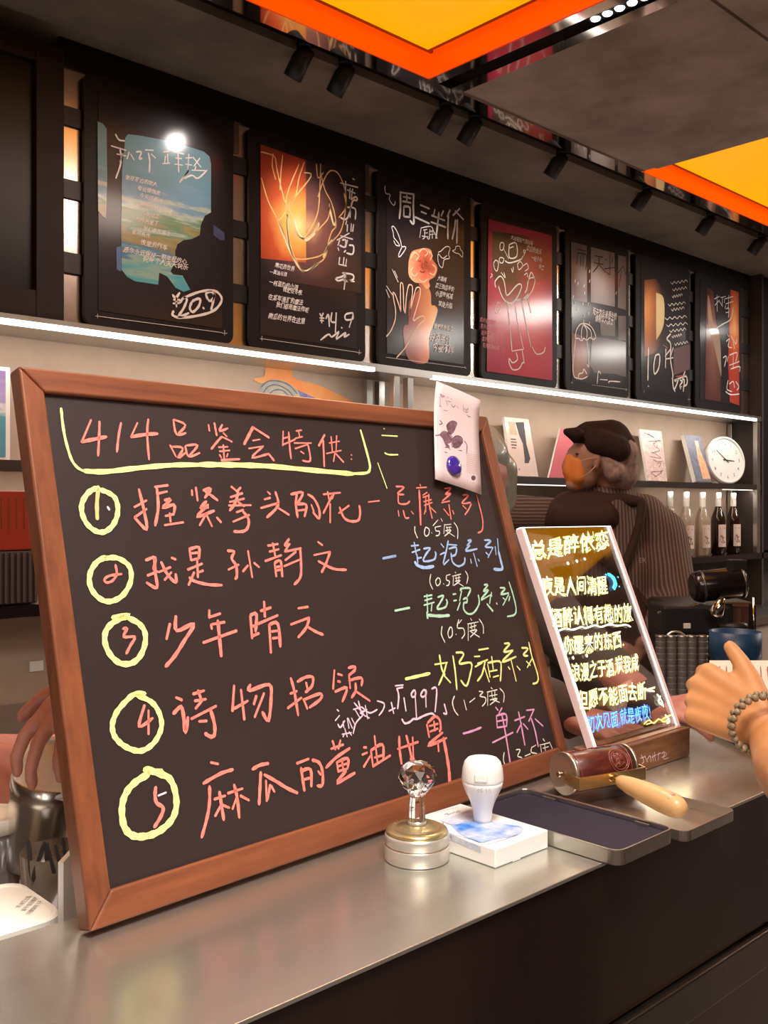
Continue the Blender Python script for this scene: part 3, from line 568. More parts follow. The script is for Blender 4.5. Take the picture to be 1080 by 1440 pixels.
# ================================================================ SHELF ITEMS
def leaning(name, label, cat, bot, top, Yb, Yt, th, m_cover, m_edge='white_soft', group=None):
    a, b_ = PY(bot[0], bot[2], Yb), PY(bot[1], bot[2], Yb); c, d = PY(top[1], top[2], Yt), PY(top[0], top[2], Yt)
    zb = 1.5465+th*.36; a.z = b_.z = zb; c.z = d.z = (c.z+d.z)/2
    n = (b_-a).cross(d-a).normalized()
    t = thing(name, label, cat, ((a.x+b_.x)/2, Yb, zb), group)
    MB().prism([a, b_, c, d], -n*th+Vector((0, 0, .0))).build('pages', m_edge, t)
    e = .0006
    MB().prism([a+n*e, b_+n*e, c+n*e, d+n*e], -n*.0008).build('cover', m_cover, t)
    U = (b_-a).normalized(); V = n.cross(U).normalized()
    def tf(u, v):   # 0..1 on the cover
        return a+n*(e+.0004)+(b_-a)*u+(d-a)*v+((c-b_)-(d-a))*u*v
    return t, tf, (U, V, n), n
def cover_marks(t, tf, fr, name, text, w, m): return strokes(name, parse(text), tf, w, m, t, fr)
def cover_poly(t, tf, n, name, text, m, h=.0002): return poly(name, parse(text)[0], tf, m, t, n, h)
pink = mat('cover_pale_pink', (.62, .46, .40), .45, coat=.4, noise_amt=.15)
t, tf, fr, n = leaning('magazine', 'pale magazine with a picture of dark trousered legs, left of the flat cap', 'magazine', (719, 757, 667), (709, 743, 588), 2.44, 2.53, .012, pink, group='magazines on the middle shelf')
cover_poly(t, tf, n, 'legs_picture', '.42,.92 .78,.94 .74,.55 .80,.30 .70,.22 .55,.22 .58,.30 .60,.55 .50,.70', 'ink_black')
cover_poly(t, tf, n, 'red_picture', '.14,.70 .44,.70 .40,.92 .12,.92', mat('cover_coral', (.70, .24, .14), .5))
cover_marks(t, tf, fr, 'lettering', '.14,.62 .34,.62;.14,.57 .36,.57;.14,.52 .34,.52;.14,.47 .30,.47;.3,.12 .34,.10', .006, 'ink_black')
t, tf, fr, n = leaning('book', 'crimson book standing behind the orange face mask', 'book', (772, 812, 668), (788, 822, 604), 2.46, 2.53, .01, mat('cover_crimson', (.42, .03, .05), .5), 'white_soft')
t, tf, fr, n = leaning('magazine', 'white magazine with a fine sketched cover, right of the flat cap', 'magazine', (911, 938, 671), (899, 930, 605), 2.45, 2.53, .010, mat('cover_white', (.68, .56, .50), .5, col2=(.45, .28, .26), noise_scale=45), group='magazines on the middle shelf')
random.seed(3)
cover_marks(t, tf, fr, 'sketch', ';'.join(' '.join('%.2f,%.2f' % (random.uniform(.15, .9), y+random.uniform(-.06, .06)) for _ in range(4)) for y in (.9, .8, .7, .6, .5, .4, .3, .2, .12)), .004, mat('ink_wine', (.16, .08, .09), .6))
t, tf, fr, n = leaning('magazine', 'blue grey magazine with an orange robed figure, beside the round clock', 'magazine', (979, 1001, 674), (962, 985, 612), 2.44, 2.53, .022, mat('cover_blue_grey', (.16, .17, .24), .5, noise_amt=.5, noise_scale=60), group='magazines on the middle shelf')
cover_poly(t, tf, n, 'figure_picture', '.45,.05 .95,.06 .88,.40 .70,.75 .55,.78 .45,.5', mat('cover_orange', (.72, .26, .10), .5, col2=(.6, .42, .28), noise_scale=50))
cover_poly(t, tf, n, 'head_picture', '.52,.76 .74,.74 .74,.88 .54,.88', mat('cover_beige', (.6, .42, .30), .5))
# clock
cc = PY(1021, 643, 2.46); cc.z = 1.5465+.125; nn = Vector((-.32, -.92, .16)).normalized()
t = thing('wall_clock', 'round white clock with black numbers leaning at the right end of the shelf', 'clock', (cc.x, cc.y, 1.547))
MB().lathe(cc-nn*.03, [(.112, 0), (.125, .006), (.125, .034), (.116, .038), (.113, .030)], 48, nn).build('case', 'white_soft', t)
MB().lathe(cc-nn*.03, [(.1125, .024), (.1125, .029)], 48, nn).build('dial', mat('clock_dial', (.66, .60, .54), .5), t)
cu = Vector((0, 0, 1)); cu = (cu-nn*cu.dot(nn)).normalized(); cr_ = cu.cross(nn).normalized()*1
if cr_.x < 0: cr_ = -cr_
cr_ = -nn.cross(cu) if (-nn.cross(cu)).x > 0 else nn.cross(cu)
L = []
for k in range(1, 13):
    a = math.radians(30*k); q = cc+(cr_*math.sin(a)+cu*math.cos(a))*.09-cr_*(.008 if k < 10 else .013)-cu*.009
    L.append((str(k), q, cr_*.026, cu*.026, nn, 0, 0))
text_lines('numerals', L, 'ink_black', t, h=.0005)
def hand_bar(name, ang, ln, w):
    a = math.radians(ang); d = cr_*math.sin(a)+cu*math.cos(a); s_ = d.cross(nn).normalized()
    c0 = cc+nn*.001
    MB().prism([c0-d*.02-s_*w, c0-d*.02+s_*w, c0+d*ln+s_*w*.5, c0+d*ln-s_*w*.5], nn*.0015).build(name, 'ink_black', t)
hand_bar('hour_hand', 95, .055, .003); hand_bar('minute_hand', 312, .08, .0022)
# bottles
def bottle(px, glass, lab, label, Y=2.475):
    x = PY(px, 730, Y).x; z = 1.1805
    t = thing('syrup_bottle', label, 'bottle', (x, Y, z), 'syrup bottles on the lowest shelf')
    MB().lathe((x, Y, z), [(.030, 0), (.037, .006), (.037, .175), (.034, .195), (.020, .232), (.0145, .25), (.0135, .285), (.016, .288)], 28).build('bottle_body', glass, t)
    MB().lathe((x, Y, z), [(.0142, .245), (.0150, .25), (.0150, .292), (.0155, .294), (.0155, .318), (.013, .321)], 20).build('cap', 'white_soft', t)
    seg = MB(); vs = []; N_ = 14
    for h in (.04, .155):
        for k in range(N_+1):
            a = math.radians(-150+130*k/N_); vs.append((x+.0376*math.cos(a), Y+.0376*math.sin(a), z+h))
    seg.add(vs, [(k, k+1, N_+2+k, N_+1+k) for k in range(N_)], True); seg.build('bottle_label', lab, t)
    mk = []
    for pts in ([(-.012, .135), (.0, .137), (.013, .135)], [(-.008, .10), (0, .085), (.01, .09)], [(-.012, .08), (-.004, .07), (.006, .075), (.014, .06)], [(-.006, .068), (.004, .06)], [(0, .1), (.004, .07)]):
        mk.append(pts)
    def tf(a, h):
        an = math.radians(-120)+a/.0376; return Vector((x+.0380*math.cos(an), Y+.0380*math.sin(an), z+h))
    an = math.radians(-120); nb = Vector((math.cos(an), math.sin(an), 0)); ub = Vector((-math.sin(an), math.cos(an), 0))
    strokes('label_print', mk, tf, .006, mat('label_ink', (.20, .09, .07), .6), t, (ub, Vector((0, 0, 1)), nb), thick=.0003, smooth=True)
clear = mat('syrup_clear_glass', (.72, .62, .50), .08, trans=.7, coat=.5)
dark = mat('syrup_dark_glass', (.02, .008, .006), .10, coat=.6)
labm = mat('bottle_label_paper', (.66, .52, .45), .5)
for px, g, l in ((942, clear, 'clear syrup bottle leftmost of the row, half hidden by the striped shoulder'), (965, clear, 'clear syrup bottle with a pale label, second from the left of the row'),
                 (988, clear, 'clear syrup bottle standing in the middle of the row'), (1010, dark, 'dark brown syrup bottle between the clear one and the last bottle'), (1031, dark, 'dark brown syrup bottle, rightmost of the row')):
    bottle(px, g, labm, l)
p = PY(908, 702, 2.47)
t = thing('small_jar', 'small jar with a black lid on the lowest shelf behind the shoulder', 'jar', (p.x, 2.47, 1.1805))
MB().lathe((p.x, 2.47, 1.1805), [(.035, 0), (.04, .01), (.04, .24), (.03, .265)], 20).build('jar_body', clear, t)
MB().lathe((p.x, 2.47, 1.1805), [(.032, .266), (.032, .285), (.012, .29), (.012, .30)], 20).build('lid', 'black_soft', t)
# left edge things
px1 = PY(13, 600, 2.5).x
t = thing('framed_picture', 'white edged purple and teal picture cut by the left photo edge on the shelf', 'picture', (.85, 2.5, 1.547))
MB().box(.70, px1, 2.495, 2.51, 1.547, 1.79).build('backing', 'white_soft', t)
pm = grad_mat('picture_sea', (.9, 2.5, 1.66), (1, 1, .12), [(0, (.09, .25, .34)), (.45, (.10, .30, .38)), (.55, (.6, .6, .6)), (.65, (.35, .28, .50)), (1, (.22, .15, .34))], axis='Z', noise_amt=.6, nscale=12, stretch=(1, 1, 4))
for nd in pm.node_tree.nodes:
    if nd.type == 'MAPPING' and nd.vector_type == 'TEXTURE': nd.inputs['Location'].default_value = (0, 0, 1.55); nd.inputs['Scale'].default_value = (1, 1, .24)
MB().box(.71, px1-.012, 2.4935, 2.4945, 1.557, 1.78).build('print', pm, t)
xr = PY(47, 740, 2.44).x
t = thing('gift_box', 'red box with thin gold vertical stripes at the left edge under the shelf', 'box', (.9, 2.46, 1.318))
MB().box(.70, xr, 2.425, 2.52, 1.318, 1.47).build('box_body', mat('box_red', (.36, .035, .012), .45, noise_amt=.3), t, .004)
for k in range(8):
    xx = xr-.012-k*.0195
    MB().box(xx, xx+.0022, 2.4235, 2.4249, 1.372, 1.452).build('gold_stripe', 'brass', t)
xr = PY(54, 830, 2.43).x
t = thing('ribbed_crate', 'dark ribbed crate under the red box at the left edge', 'crate', (.9, 2.47, 1.181))
MB().box(.68, xr-.006, 2.425, 2.55, 1.1815, 1.3165).build('crate_body', mat('crate_dark', (.045, .030, .030), .6), t, .003)
for k in range(16):
    xx = xr-.006-k*.0155; MB().box(xx-.009, xx-.001, 2.418, 2.4245, 1.185, 1.312).build('slat', mat('crate_slat', (.07, .05, .05), .55) if k == 0 else bpy.data.materials['crate_slat'], t, .0015)
p = PY(52, 937, 2.57)
t = thing('wall_label', 'small white label on the wall low behind the chalkboard left side', 'label', tuple(p))
MB().box(p.x-.018, p.x+.02, 2.574, 2.579, p.z-.014, p.z+.014).build('label_plate', 'white_soft', t)
# orange wall painting behind the board top
def onw(px, py): return PY(px, py, 2.578)
t = thing('wall_print', 'orange sprayed wall picture with a swirling yellow and blue head above the chalkboard', 'picture', tuple(onw(430, 560)))
poly('orange_paint', zoomed(340, 500, 3.857, '55,125 120,110 125,55 150,40 275,45 280,120 400,155 480,190 620,265 620,330 300,330 270,240 180,150 100,150')[0], onw, mat('orange_spray', (.80, .22, .045), .6, col2=(.72, .34, .12), noise_scale=9), t, NN, .001, True)
poly('head_picture', zoomed(340, 500, 3.857, '95,190 125,145 180,130 250,150 300,190 335,250 330,330 95,330')[0], onw, mat('swirl_print', (.52, .42, .22), .5, col2=(.22, .24, .28), noise_scale=16), t, NN, .0016, True)
poly('blue_picture', zoomed(340, 500, 3.857, '300,185 395,230 392,330 330,330 325,250')[0], onw, mat('blue_print', (.20, .22, .42), .5, noise_amt=.4, noise_scale=30), t, NN, .0018)
strokes('swirl_lines', zoomed(340, 500, 3.857, '105,170 140,140 200,140 260,165 300,210;110,210 140,170 190,160 250,190 290,240;130,230 170,190 220,190 260,230'), onw, .004, mat('swirl_line', (.10, .12, .16), .6), t, FRP, thick=.0024)

# ================================================================ CHALKBOARD
BL = Vector((.3408, .6893, 1.1058)); bu = Vector((.99879, .0491, 0)).normalized(); bv = Vector((-.0054, .11, .441)).normalized(); bn = bu.cross(bv).normalized()
bv = bn.cross(bu).normalized()
def bp(u, v, h=0): return BL+bu*u+bv*v+bn*h
cam0 = Vector((0, 0, H))
def bpx(px, py, h=-.0045):
    d = Vector(ray(px, py)); k = (BL+bn*h-cam0).dot(bn)/d.dot(bn); return cam0+d*k
BF = (bu, bv, bn)
WB, WT, HB = .660, .632, .4555
t = thing('chalkboard', 'large wood framed black menu board leaning on the bar, covered in coloured handwriting', 'chalkboard', tuple(bp(WB/2, 0, -.012)))
chalk = t
outer = [(0, 0), (WB, 0), (WT, HB), (-.004, HB)]; inn = [(.0215, .0255), (WB-.0175, .0255), (WT-.0175, HB-.0215), (.0165, HB-.0215)]
for k in range(4):
    a, b_ = outer[k], outer[(k+1) % 4]; c, d = inn[(k+1) % 4], inn[k]
    mb = MB(); mb.prism([bp(*a, -.019), bp(*b_, -.019), bp(*c, -.019), bp(*d, -.019)], bn*.019)
    mb.build('frame_rail', 'wood_frame' if k % 2 == 0 else 'wood_frame_upright', t, .0022, 3)
mb = MB(); mb.prism([bp(*q, -.012) for q in inn], bn*.0072); slate = mb.build('slate_panel', 'slate', t)
MB().obox(bp(.33, .40, -.028)+Vector((0, .0, 0)), bu*.02, bv*.03, bn*.006).build('hinge', 'steel_dark', t)
MB().tube([bp(.33, .40, -.034), Vector((bp(.33, 0).x, 1.02, .9315))], .006, 8).build('easel_leg', 'wood_frame', t)
MB().tube([bp(.05, .0, -.012)+Vector((0, 0, -.003)), bp(.05, .0, -.012)-Vector((0, 0, .0055))], .006, 10).build('foot', 'black_soft', t)
MB().tube([bp(.60, .0, -.012)+Vector((0, 0, -.003)), bp(.60, .0, -.012)-Vector((0, 0, .0055))], .006, 10).build('foot', 'black_soft', t)
def ch(name, m, w, x0, y0, s, text, **k):
    return strokes(name, zoomed(x0, y0, s, text), bpx, w*.00072, m, slate, BF, thick=.0003, **k)
A = (80, 560, 4.909); B_ = (280, 570, 3.857); C_ = (100, 670, 4.154); D_ = (310, 670, 4.154); E_ = (520, 670, 4.909); F_ = (540, 790, 4.909); G_ = (540, 890, 4.5); H_ = (150, 1020, 4.5); I_ = (340, 940, 4.154); J_ = (140, 840, 4.154); K_ = (370, 820, 5.4); L_ = (450, 990, 4.909)
R, Yc_, W_ = 'chalk_red', 'chalk_yellow', 'chalk_white'
ch('title_bracket', Yc_, 3.5, *A, '28,70 45,220 75,350 115,450 190,505 330,508')
ch('title_bracket', Yc_, 6.5, *A, '190,503 330,508 560,482 800,462 982,460')
ch('title_bracket', Yc_, 7.5, *B_, '0,322 100,322 240,325 400,332 640,355 835,372')
ch('title_bracket', Yc_, 4.5, *B_, '800,370 900,368 925,345 918,290 875,135')
ch('title_lettering', R, 3.2, *A, '235,150 170,303;293,160 290,270 283,400;442,170 425,260 413,372;555,170 510,268;630,145 622,250 635,425;803,150 825,250 890,240;805,148 885,185 835,248;780,325 822,405;790,335 868,345 835,412 885,378;885,330 908,402 985,378;890,328 970,325 910,400')
ch('title_lettering', R, 4.6, *A, '168,302 250,285 342,266;510,268 600,252 695,245')
ch('title_lettering', R, 3.2, *B_, '50,105 55,140;82,95 88,130 95,165;125,105 110,140 155,125;130,150 150,170;122,170 95,200 65,238;122,170 178,198;105,228 155,225;110,250 165,245;130,215 135,290;110,268 120,285;155,262 148,280;290,192 330,185;268,235 348,222;345,224 285,285 380,262;455,140 452,220;485,145 490,220 498,290;452,215 520,185;455,180 490,170;525,140 555,135;538,138 545,175;520,180 560,170;515,205 608,205;520,235 590,212;590,215 602,300 560,300;550,250 568,262;715,170 722,255;745,165 742,245;705,205 760,195;690,262 770,245;735,262 728,305;825,268 826,272;824,290 826,294')
ch('title_lettering', R, 4.6, *B_, '292,118 270,160 243,212;292,120 378,175;375,262 405,300;120,298 218,292;680,160 648,220;672,190 678,332;740,262 782,308')
ch('side_marks', Yc_, 2.6, *B_, '990,163 1075,168;1005,258 1030,268 1078,268;968,312 1018,450;1000,126 1005,128')
ch('number_ring', Yc_, 6.5, *C_, '165,70 140,72 100,95 65,150 62,210 90,275 140,318 190,325 235,295 265,240 272,180 255,125 215,95 170,78')
ch('number_lettering', 'chalk_orange', 5, *C_, '158,72 150,160 152,250')
ch('number_lettering', 'chalk_lilac', 4, *C_, '212,178 222,195')
ch('item_lettering', R, 4.2, *C_, '395,75 425,200 440,310 370,240;368,180 440,140;370,240 440,190;488,62 565,52;500,70 508,180 490,288;510,100 560,88;545,140 580,135 535,185 600,165 600,212;550,232 600,220;575,215 580,265;545,285 655,268;705,80 706,110;728,65 738,142;770,82 815,72 780,125;775,80 815,110 855,140;790,145 755,185 800,180;800,165 735,235 835,200;790,215 750,285;790,225 822,292;850,240 875,268;935,60 965,85;990,65 965,90;930,122 1000,98;925,150 1010,130;920,170 1050,168;975,85 960,150 925,200;975,150 1010,175;965,210 1005,195;945,265 1040,225;1000,200 1035,250 1030,300 1000,322 950,322')
ch('number_ring', Yc_, 6.5, *C_, '205,470 150,500 112,560 108,630 140,690 195,728 250,725 305,690 345,620 348,550 320,505 260,475 195,480')
ch('number_lettering', R, 3.2, *C_, '258,515 265,570 240,610 205,620 195,600 225,580 295,570')
ch('item_lettering', R, 4.2, *C_, '435,490 490,475 480,545;485,480 490,560 500,650 440,620;445,580 505,555;525,500 560,570 610,620 610,570;585,475 610,485;510,560 580,530;585,560 545,605;690,425 745,415 745,480;690,420 700,490;700,450 745,445;700,490 745,478;680,545 765,510;735,485 740,590;745,560 770,550;690,590 720,612 800,632 880,635;718,560 685,635')
ch('item_lettering', R, 4.2, *D_, '275,90 290,105;255,135 290,125;235,185 340,155;320,90 335,170 270,240;330,180 400,225;410,105 480,95 445,165;445,100 440,165 450,240;440,165 500,165 490,235;450,200 490,195;510,105 545,130 575,190 575,245 540,210;530,165 545,205;600,105 700,95;625,90 635,145;665,95 650,130;650,115 600,215;640,160 640,270;750,170 690,215;695,180 720,240 760,262 805,255 815,210 810,170;40,435 78,440 65,480 90,520 95,580 85,600;45,545 105,515;160,435 185,590;130,555 160,520;195,505 225,530;275,405 335,395;305,390 320,470;285,440 340,425;260,495 355,460;315,505 325,585;315,505 350,495 360,585;325,530 350,525;325,550 350,545;400,365 375,405 405,395;375,440 470,420;395,405 375,440;370,525 465,485;378,490 440,440;465,425 470,520 465,590 430,632;568,382 595,402;545,460 640,440;640,440 615,510 590,560;570,495 660,540 735,545')
ch('dash_mark', R, 3, *D_, '862,150 928,142')
ch('dash_mark', 'chalk_blue', 4.5, *D_, '948,480 1022,465')
ch('series_lettering', R, 3.0, *E_, '180,70 235,75 190,120 235,125;195,130 200,185 250,190 275,170;195,235 200,275;230,235 245,285 270,285;285,240 300,260;345,55 350,65;320,80 390,75;395,110 365,130;365,145 410,130;370,175 425,160;375,200 430,180;385,140 385,245;405,120 410,200 430,290;385,225 375,260;420,215 455,250;515,85 560,80 520,125 560,115 500,170;495,182 550,170;510,225 545,270;570,235 580,260;640,130 680,130 635,185 695,180;640,200 665,225;700,190 680,230 655,265;735,125 760,220 778,300 775,370 745,390')
ch('series_lettering', R, 4.2, *E_, '340,95 345,200 350,335;545,195 560,295')
P_ = 'strength_lettering'
ch(P_, W_, 1.9, *E_, '310,345 310,380 328,425;385,350 375,385 385,412 405,400 408,365 385,350;425,388 428,392;435,340 470,300;450,350 455,375 480,380 475,405 455,410;450,350 490,343;490,290 500,310;515,330 510,395;515,335 560,330;525,355 560,350;530,345 535,370;550,345 550,370;520,375 560,372 515,412;530,380 585,415;580,318 605,360 605,430')
ch('series_lettering', 'chalk_blue', 3.4, *E_, '285,480 335,475;305,455 320,540;290,525 345,505;325,540 330,600;330,565 355,560;370,500 415,495 385,540 370,585 440,575 455,540 450,520;490,465 510,490;540,445 530,500 505,600;485,540 515,525;510,610 545,575;545,500 595,490 590,540 560,550;560,530 570,590 610,620 650,600 655,560;540,470 600,475;675,445 700,440 670,480 690,475 660,515 740,500;695,570 700,600;715,530 740,620;745,570 755,585;790,440 835,445 795,485 845,490;800,525 820,545;850,490 815,560;865,485 870,540;880,430 890,540')
ch('series_lettering', 'chalk_blue', 5.5, *E_, '310,590 330,615 380,630 440,620;888,520 905,590 912,640 855,640')
ch('dash_mark', 'chalk_blue', 4.5, *E_, '90,565 178,548')
ch(P_, W_, 1.9, *F_, '322,85 315,140 335,190;370,110 355,135 365,165 385,150 385,120 370,110;408,150 412,155;430,95 430,125 450,135 445,160 430,165;430,95 455,88;490,70 495,80;470,100 530,85;478,100 475,165;490,115 525,108;495,100 500,130;515,95 515,125;490,135 525,130 480,165;500,140 548,170;560,65 578,100 570,150')
ch('series_lettering', 'chalk_green', 3.4, *F_, '275,240 330,230;295,225 300,350;280,268 330,252;275,300 345,280;370,245 410,235 385,285 365,325 420,315 435,280 428,260;330,285 325,340;475,225 495,222;480,270 500,265;505,335 525,280;525,200 535,185 595,185 575,240;535,200 520,270;545,260 570,250 570,280 550,285 550,330 580,360 620,350 655,290 650,230;690,160 715,160 685,205 720,195 670,255;670,265 740,225;735,230 728,290;740,210 742,240;775,285 780,295;800,180 835,185 805,225 860,215;820,250 840,265;860,225 820,300;862,140 890,230 910,320 900,365 850,378;860,270 868,240')
ch('series_lettering', 'chalk_green', 5, *F_, '295,350 300,390;300,368 380,375 450,370;710,292 750,340')
ch('dash_mark', 'chalk_green', 5, *F_, '75,338 175,318')
ch(P_, W_, 2.1, *F_, '400,445 395,500 420,558;455,450 440,490 450,525 470,505 468,460 455,450;495,500 497,503;515,400 505,455 545,460 555,500 535,530;515,425 535,400;595,390 605,405;575,430 650,415;580,430 580,545;590,455 635,440;600,430 605,465;622,425 625,460;590,480 640,470 595,520;600,485 658,520;655,395 682,440 685,495')
ch('dash_mark', Yc_, 5, *G_, '135,292 210,275 290,256')
ch('series_lettering', Yc_, 3.6, *G_, '350,140 365,230 385,265;320,200 400,188;395,190 375,260 345,330;370,260 420,315;435,145 450,250 460,360;455,125 495,125 500,145 475,195 550,190 545,260 520,335 485,300;570,150 605,148;598,108 660,98;575,215 620,190;590,195 655,170;640,175 620,260 590,305;635,220 665,310;655,200 670,280;655,190 730,180 740,230 735,305;680,150 690,230;665,245 715,235;690,280 725,270;760,68 795,70 755,120 815,110;815,112 745,185 835,150;800,160 835,305;785,215 795,230;840,210 860,235;870,95 910,100 880,140 910,145;900,180 925,205;935,165 905,220;915,60 935,150 965,240 975,290 965,315 940,322')
ch(P_, W_, 2.1, *G_, '445,400 432,440 445,490 468,522;505,425 520,488;540,440 575,412;600,370 625,375 605,400 640,410 640,440 620,465;675,345 685,355;650,375 715,360;655,375 655,460;665,400 715,390;680,375 685,410;700,370 700,405;670,425 715,415 670,455;680,420 730,440;730,350 758,385 755,440')
ch('series_lettering', 'chalk_violet', 3.6, *G_, '705,470 720,490;745,475 725,510;710,525 715,600;710,525 770,515 775,590;715,560 770,550;715,600 775,590;685,695 815,630;745,520 770,650 800,840;825,555 890,530;850,500 870,600 890,710;870,570 840,630;880,575 910,610;900,490 950,485;945,490 915,560;930,540 955,620 975,720;955,545 1005,590')
ch('dash_mark', 'chalk_violet', 3.6, *G_, '500,638 560,620 615,598')
ch(P_, W_, 2.1, *G_, '760,755 755,810 785,870;835,740 860,740 845,780 870,790 870,820 850,850;890,780 925,765;935,720 930,755 965,765 965,795;935,725 960,710;1005,670 1015,685;985,710 1045,695;990,715 1000,790;1005,730 1040,720;1015,705 1020,750;1005,765 1045,750 1020,800;1045,690 1065,735')
ch('year_lettering', 'chalk_lilac', 3.2, *G_, '70,335 120,330;80,352 118,345;80,350 92,400 85,480;30,495 70,475;45,440 60,510;125,410 138,495;190,360 172,385 178,405 195,400 198,375 190,360;195,380 205,545;245,365 232,390 240,405 262,395 265,365 245,362;262,370 265,470;300,355 332,355 322,500;380,450 395,510 375,508;112,545 130,572 160,565 185,545 210,545 250,525 300,510 325,530')
ch('note_lettering', 'chalk_lilac', 2.4, *I_, '555,240 565,250;545,305 570,275;560,325 575,345 600,305;590,310 595,345;615,290 625,350;640,290 660,330;620,290 645,350;600,350 615,400;585,385 640,375;600,380 590,400;625,370 640,390;650,380 665,320 705,275;655,200 700,250 730,240;680,190 690,230 700,270;660,240 690,290;700,225 745,260 790,240;720,215 735,295;650,240 700,225;690,260 745,290;665,210 720,280;790,190 830,205 825,240 800,275')
ch('item_lettering', R, 6.5, *G_, '375,665 395,770 410,870 415,970')
ch('item_lettering', R, 4.6, *G_, '270,580 285,660;275,570 320,530 350,550 358,600 350,625;285,590 340,575;315,560 322,620;290,625 340,605;370,630 275,715 395,665;340,690 345,750;95,655 98,740 110,830;140,650 160,730 175,800;180,660 185,790;85,735 215,690;165,800 190,795')
ch('number_ring', Yc_, 8, *H_, '265,310 200,345 140,400 105,470 95,550 110,640 150,690 210,705 290,690 360,650 415,590 440,510 430,410 395,335 330,305 240,275')
ch('number_ring', Yc_, 6, *H_, '235,285 350,288')
ch('number_lettering', R, 4.6, *H_, '310,390 305,440 315,490 355,520 345,570 300,645')
ch('number_lettering', 'chalk_lilac', 3.2, *H_, '325,445 375,425')
ch('item_lettering', R, 4.4, *H_, '658,235 705,245;610,368 720,305 798,280;650,385 650,480 635,580 600,710;680,468 750,445;712,420 725,500 740,600;720,510 685,575;735,505 775,522;765,430 860,400;805,375 825,460 838,585;820,460 795,530;845,445 900,475')
ch('number_ring', Yc_, 6.5, *J_, '265,562 200,568 150,610 100,670 75,735 78,790 100,830 143,868 203,894 254,894 309,858 346,803 362,740 345,670 300,610 215,570')
ch('number_lettering', R, 4, *J_, '262,630 230,755 310,705;285,660 285,800')
ch('number_ring', Yc_, 7, *J_, '75,118 175,108 130,120 75,150 35,200 32,270 65,340 120,385 185,385 235,345 265,270 262,200 225,150 165,120')
ch('number_lettering', R, 3.6, *J_, '135,185 160,182 140,230 205,232 180,280 155,330')
ch('item_lettering', R, 5, *J_, '410,155 390,245;445,110 450,195 550,155 490,260 440,340 385,405;640,75 640,120;645,115 705,95;655,158 730,145;650,160 655,185;605,265 800,195;690,135 700,240 710,345;880,110 890,240;880,105 915,100 910,200;885,170 915,165;895,225 930,210;960,25 965,115;940,80 1000,60;925,155 1040,105;990,160 1000,325;990,160 1040,155 1055,290;1005,200 1040,195;1010,240 1045,235;445,585 480,600;430,680 475,640 490,700 500,790 515,700;545,565 610,545;575,545 590,590;555,605 620,595;600,600 560,650;535,710 680,635;580,725 625,722;645,650 670,740 670,800 650,815 615,795;785,515 775,665;825,540 845,715;785,650 865,605;880,510 875,545 990,510 1000,600 985,720 950,670;915,575 900,625;960,560 905,700')
ch('item_lettering', R, 4.4, *K_, '265,192 340,180;208,315 350,262;350,262 325,340 265,412;340,335 400,370 455,392;208,720 235,820 265,1005;205,840 255,820;185,950 290,870;258,750 320,715 375,715 370,780 320,830;325,755 335,800;305,880 335,955;310,885 430,840 435,880 350,945;540,660 530,805;565,690 600,700;565,745 585,750;545,825 635,795 600,900;645,645 690,635 695,660 650,700;650,695 660,800;650,740 745,720 745,780;700,760 700,820 670,870;700,820 810,895')
ch('item_lettering', R, 4.6, *I_, '60,590 105,565 155,555;110,605 105,700 100,795;130,620 200,660 265,700 325,728;140,655 145,775;165,680 150,765;170,685 190,720;320,555 390,528;345,580 355,650 365,715;345,600 400,590 405,690;360,650 395,640;410,535 450,550 470,600 470,680 440,685;445,600 460,620')
ch('item_lettering', R, 4.6, *L_, '85,255 105,315;140,250 125,310;75,310 160,280;205,305 110,370 40,440;115,400 125,470;120,400 190,375 190,440;125,430 190,410;150,385 160,460;125,465 190,445;180,460 115,545 240,475;300,300 320,300;290,350 325,335;300,435 345,360;350,320 365,435;350,320 430,280 435,380;375,220 395,400;375,370 425,355;365,430 485,355')
# paper note held by a magnet
a, b_, c, d = [bpx(*q, h=.003) for q in ((608.8, 538), (670.8, 565), (676.6, 695.7), (611.7, 673.8))]
t = thing('paper_note', 'pink white paper with dark sketched creatures held on the chalkboard corner by a blue magnet', 'paper', tuple((c+d)/2))
pu = (b_-a).normalized(); pv = bn.cross(pu).normalized()
mb = MB(); vs = []; 
for i in range(9):
    for j in range(7):
        f, g = i/8, j/6; q = (d*(1-g)+c*g)*(1-f)+(a*(1-g)+b_*g)*f
        vs.append(q+bn*(.006*max(0, f-.6)**2*6+.001*math.sin(g*3)))
mb.add(vs, [(i*7+j, i*7+j+1, (i+1)*7+j+1, (i+1)*7+j) for i in range(8) for j in range(6)], True)
pap = mb.build('sheet', mat('note_paper', (.78, .60, .60), .55), t); sd = pap.modifiers.new('s', 'SOLIDIFY'); sd.thickness = .0004; sd.offset = -1
def npx(px, py):
    q = bpx(px, py, h=.003); f = (q-d).dot(a-d)/(a-d).length_squared; g = (q-d).dot(c-d)/(c-d).length_squared
    return q+bn*(.006*max(0, f-.6)**2*6+.001*math.sin(g*3)+.0002)
Z = (600, 530, 6.854)
def note(name, m, w, text): return strokes(name, zoomed(*Z, text), npx, w, m, t, BF, thick=.0004)
ik = mat('note_ink', (.12, .05, .08), .6)
note('lettering', ik, .0006, '110,170 120,200 150,195;110,180 140,190 170,205;175,210 195,200 215,225 235,205;165,235 185,280;180,240 215,250 245,245;110,285 140,290 165,280;110,200 112,290;215,270 240,300 260,280 285,310;325,280 330,340;340,310 360,330 380,310;345,340 370,350 380,340;150,325 250,345 330,370 400,375;370,370 390,390 405,385')
note('lettering', mat('note_faint', (.45, .32, .38), .6), .0005, ';'.join('375,%d 480,%d' % (y, y+18) for y in range(740, 930, 18))+';100,350 100,720;430,1020 470,1030')
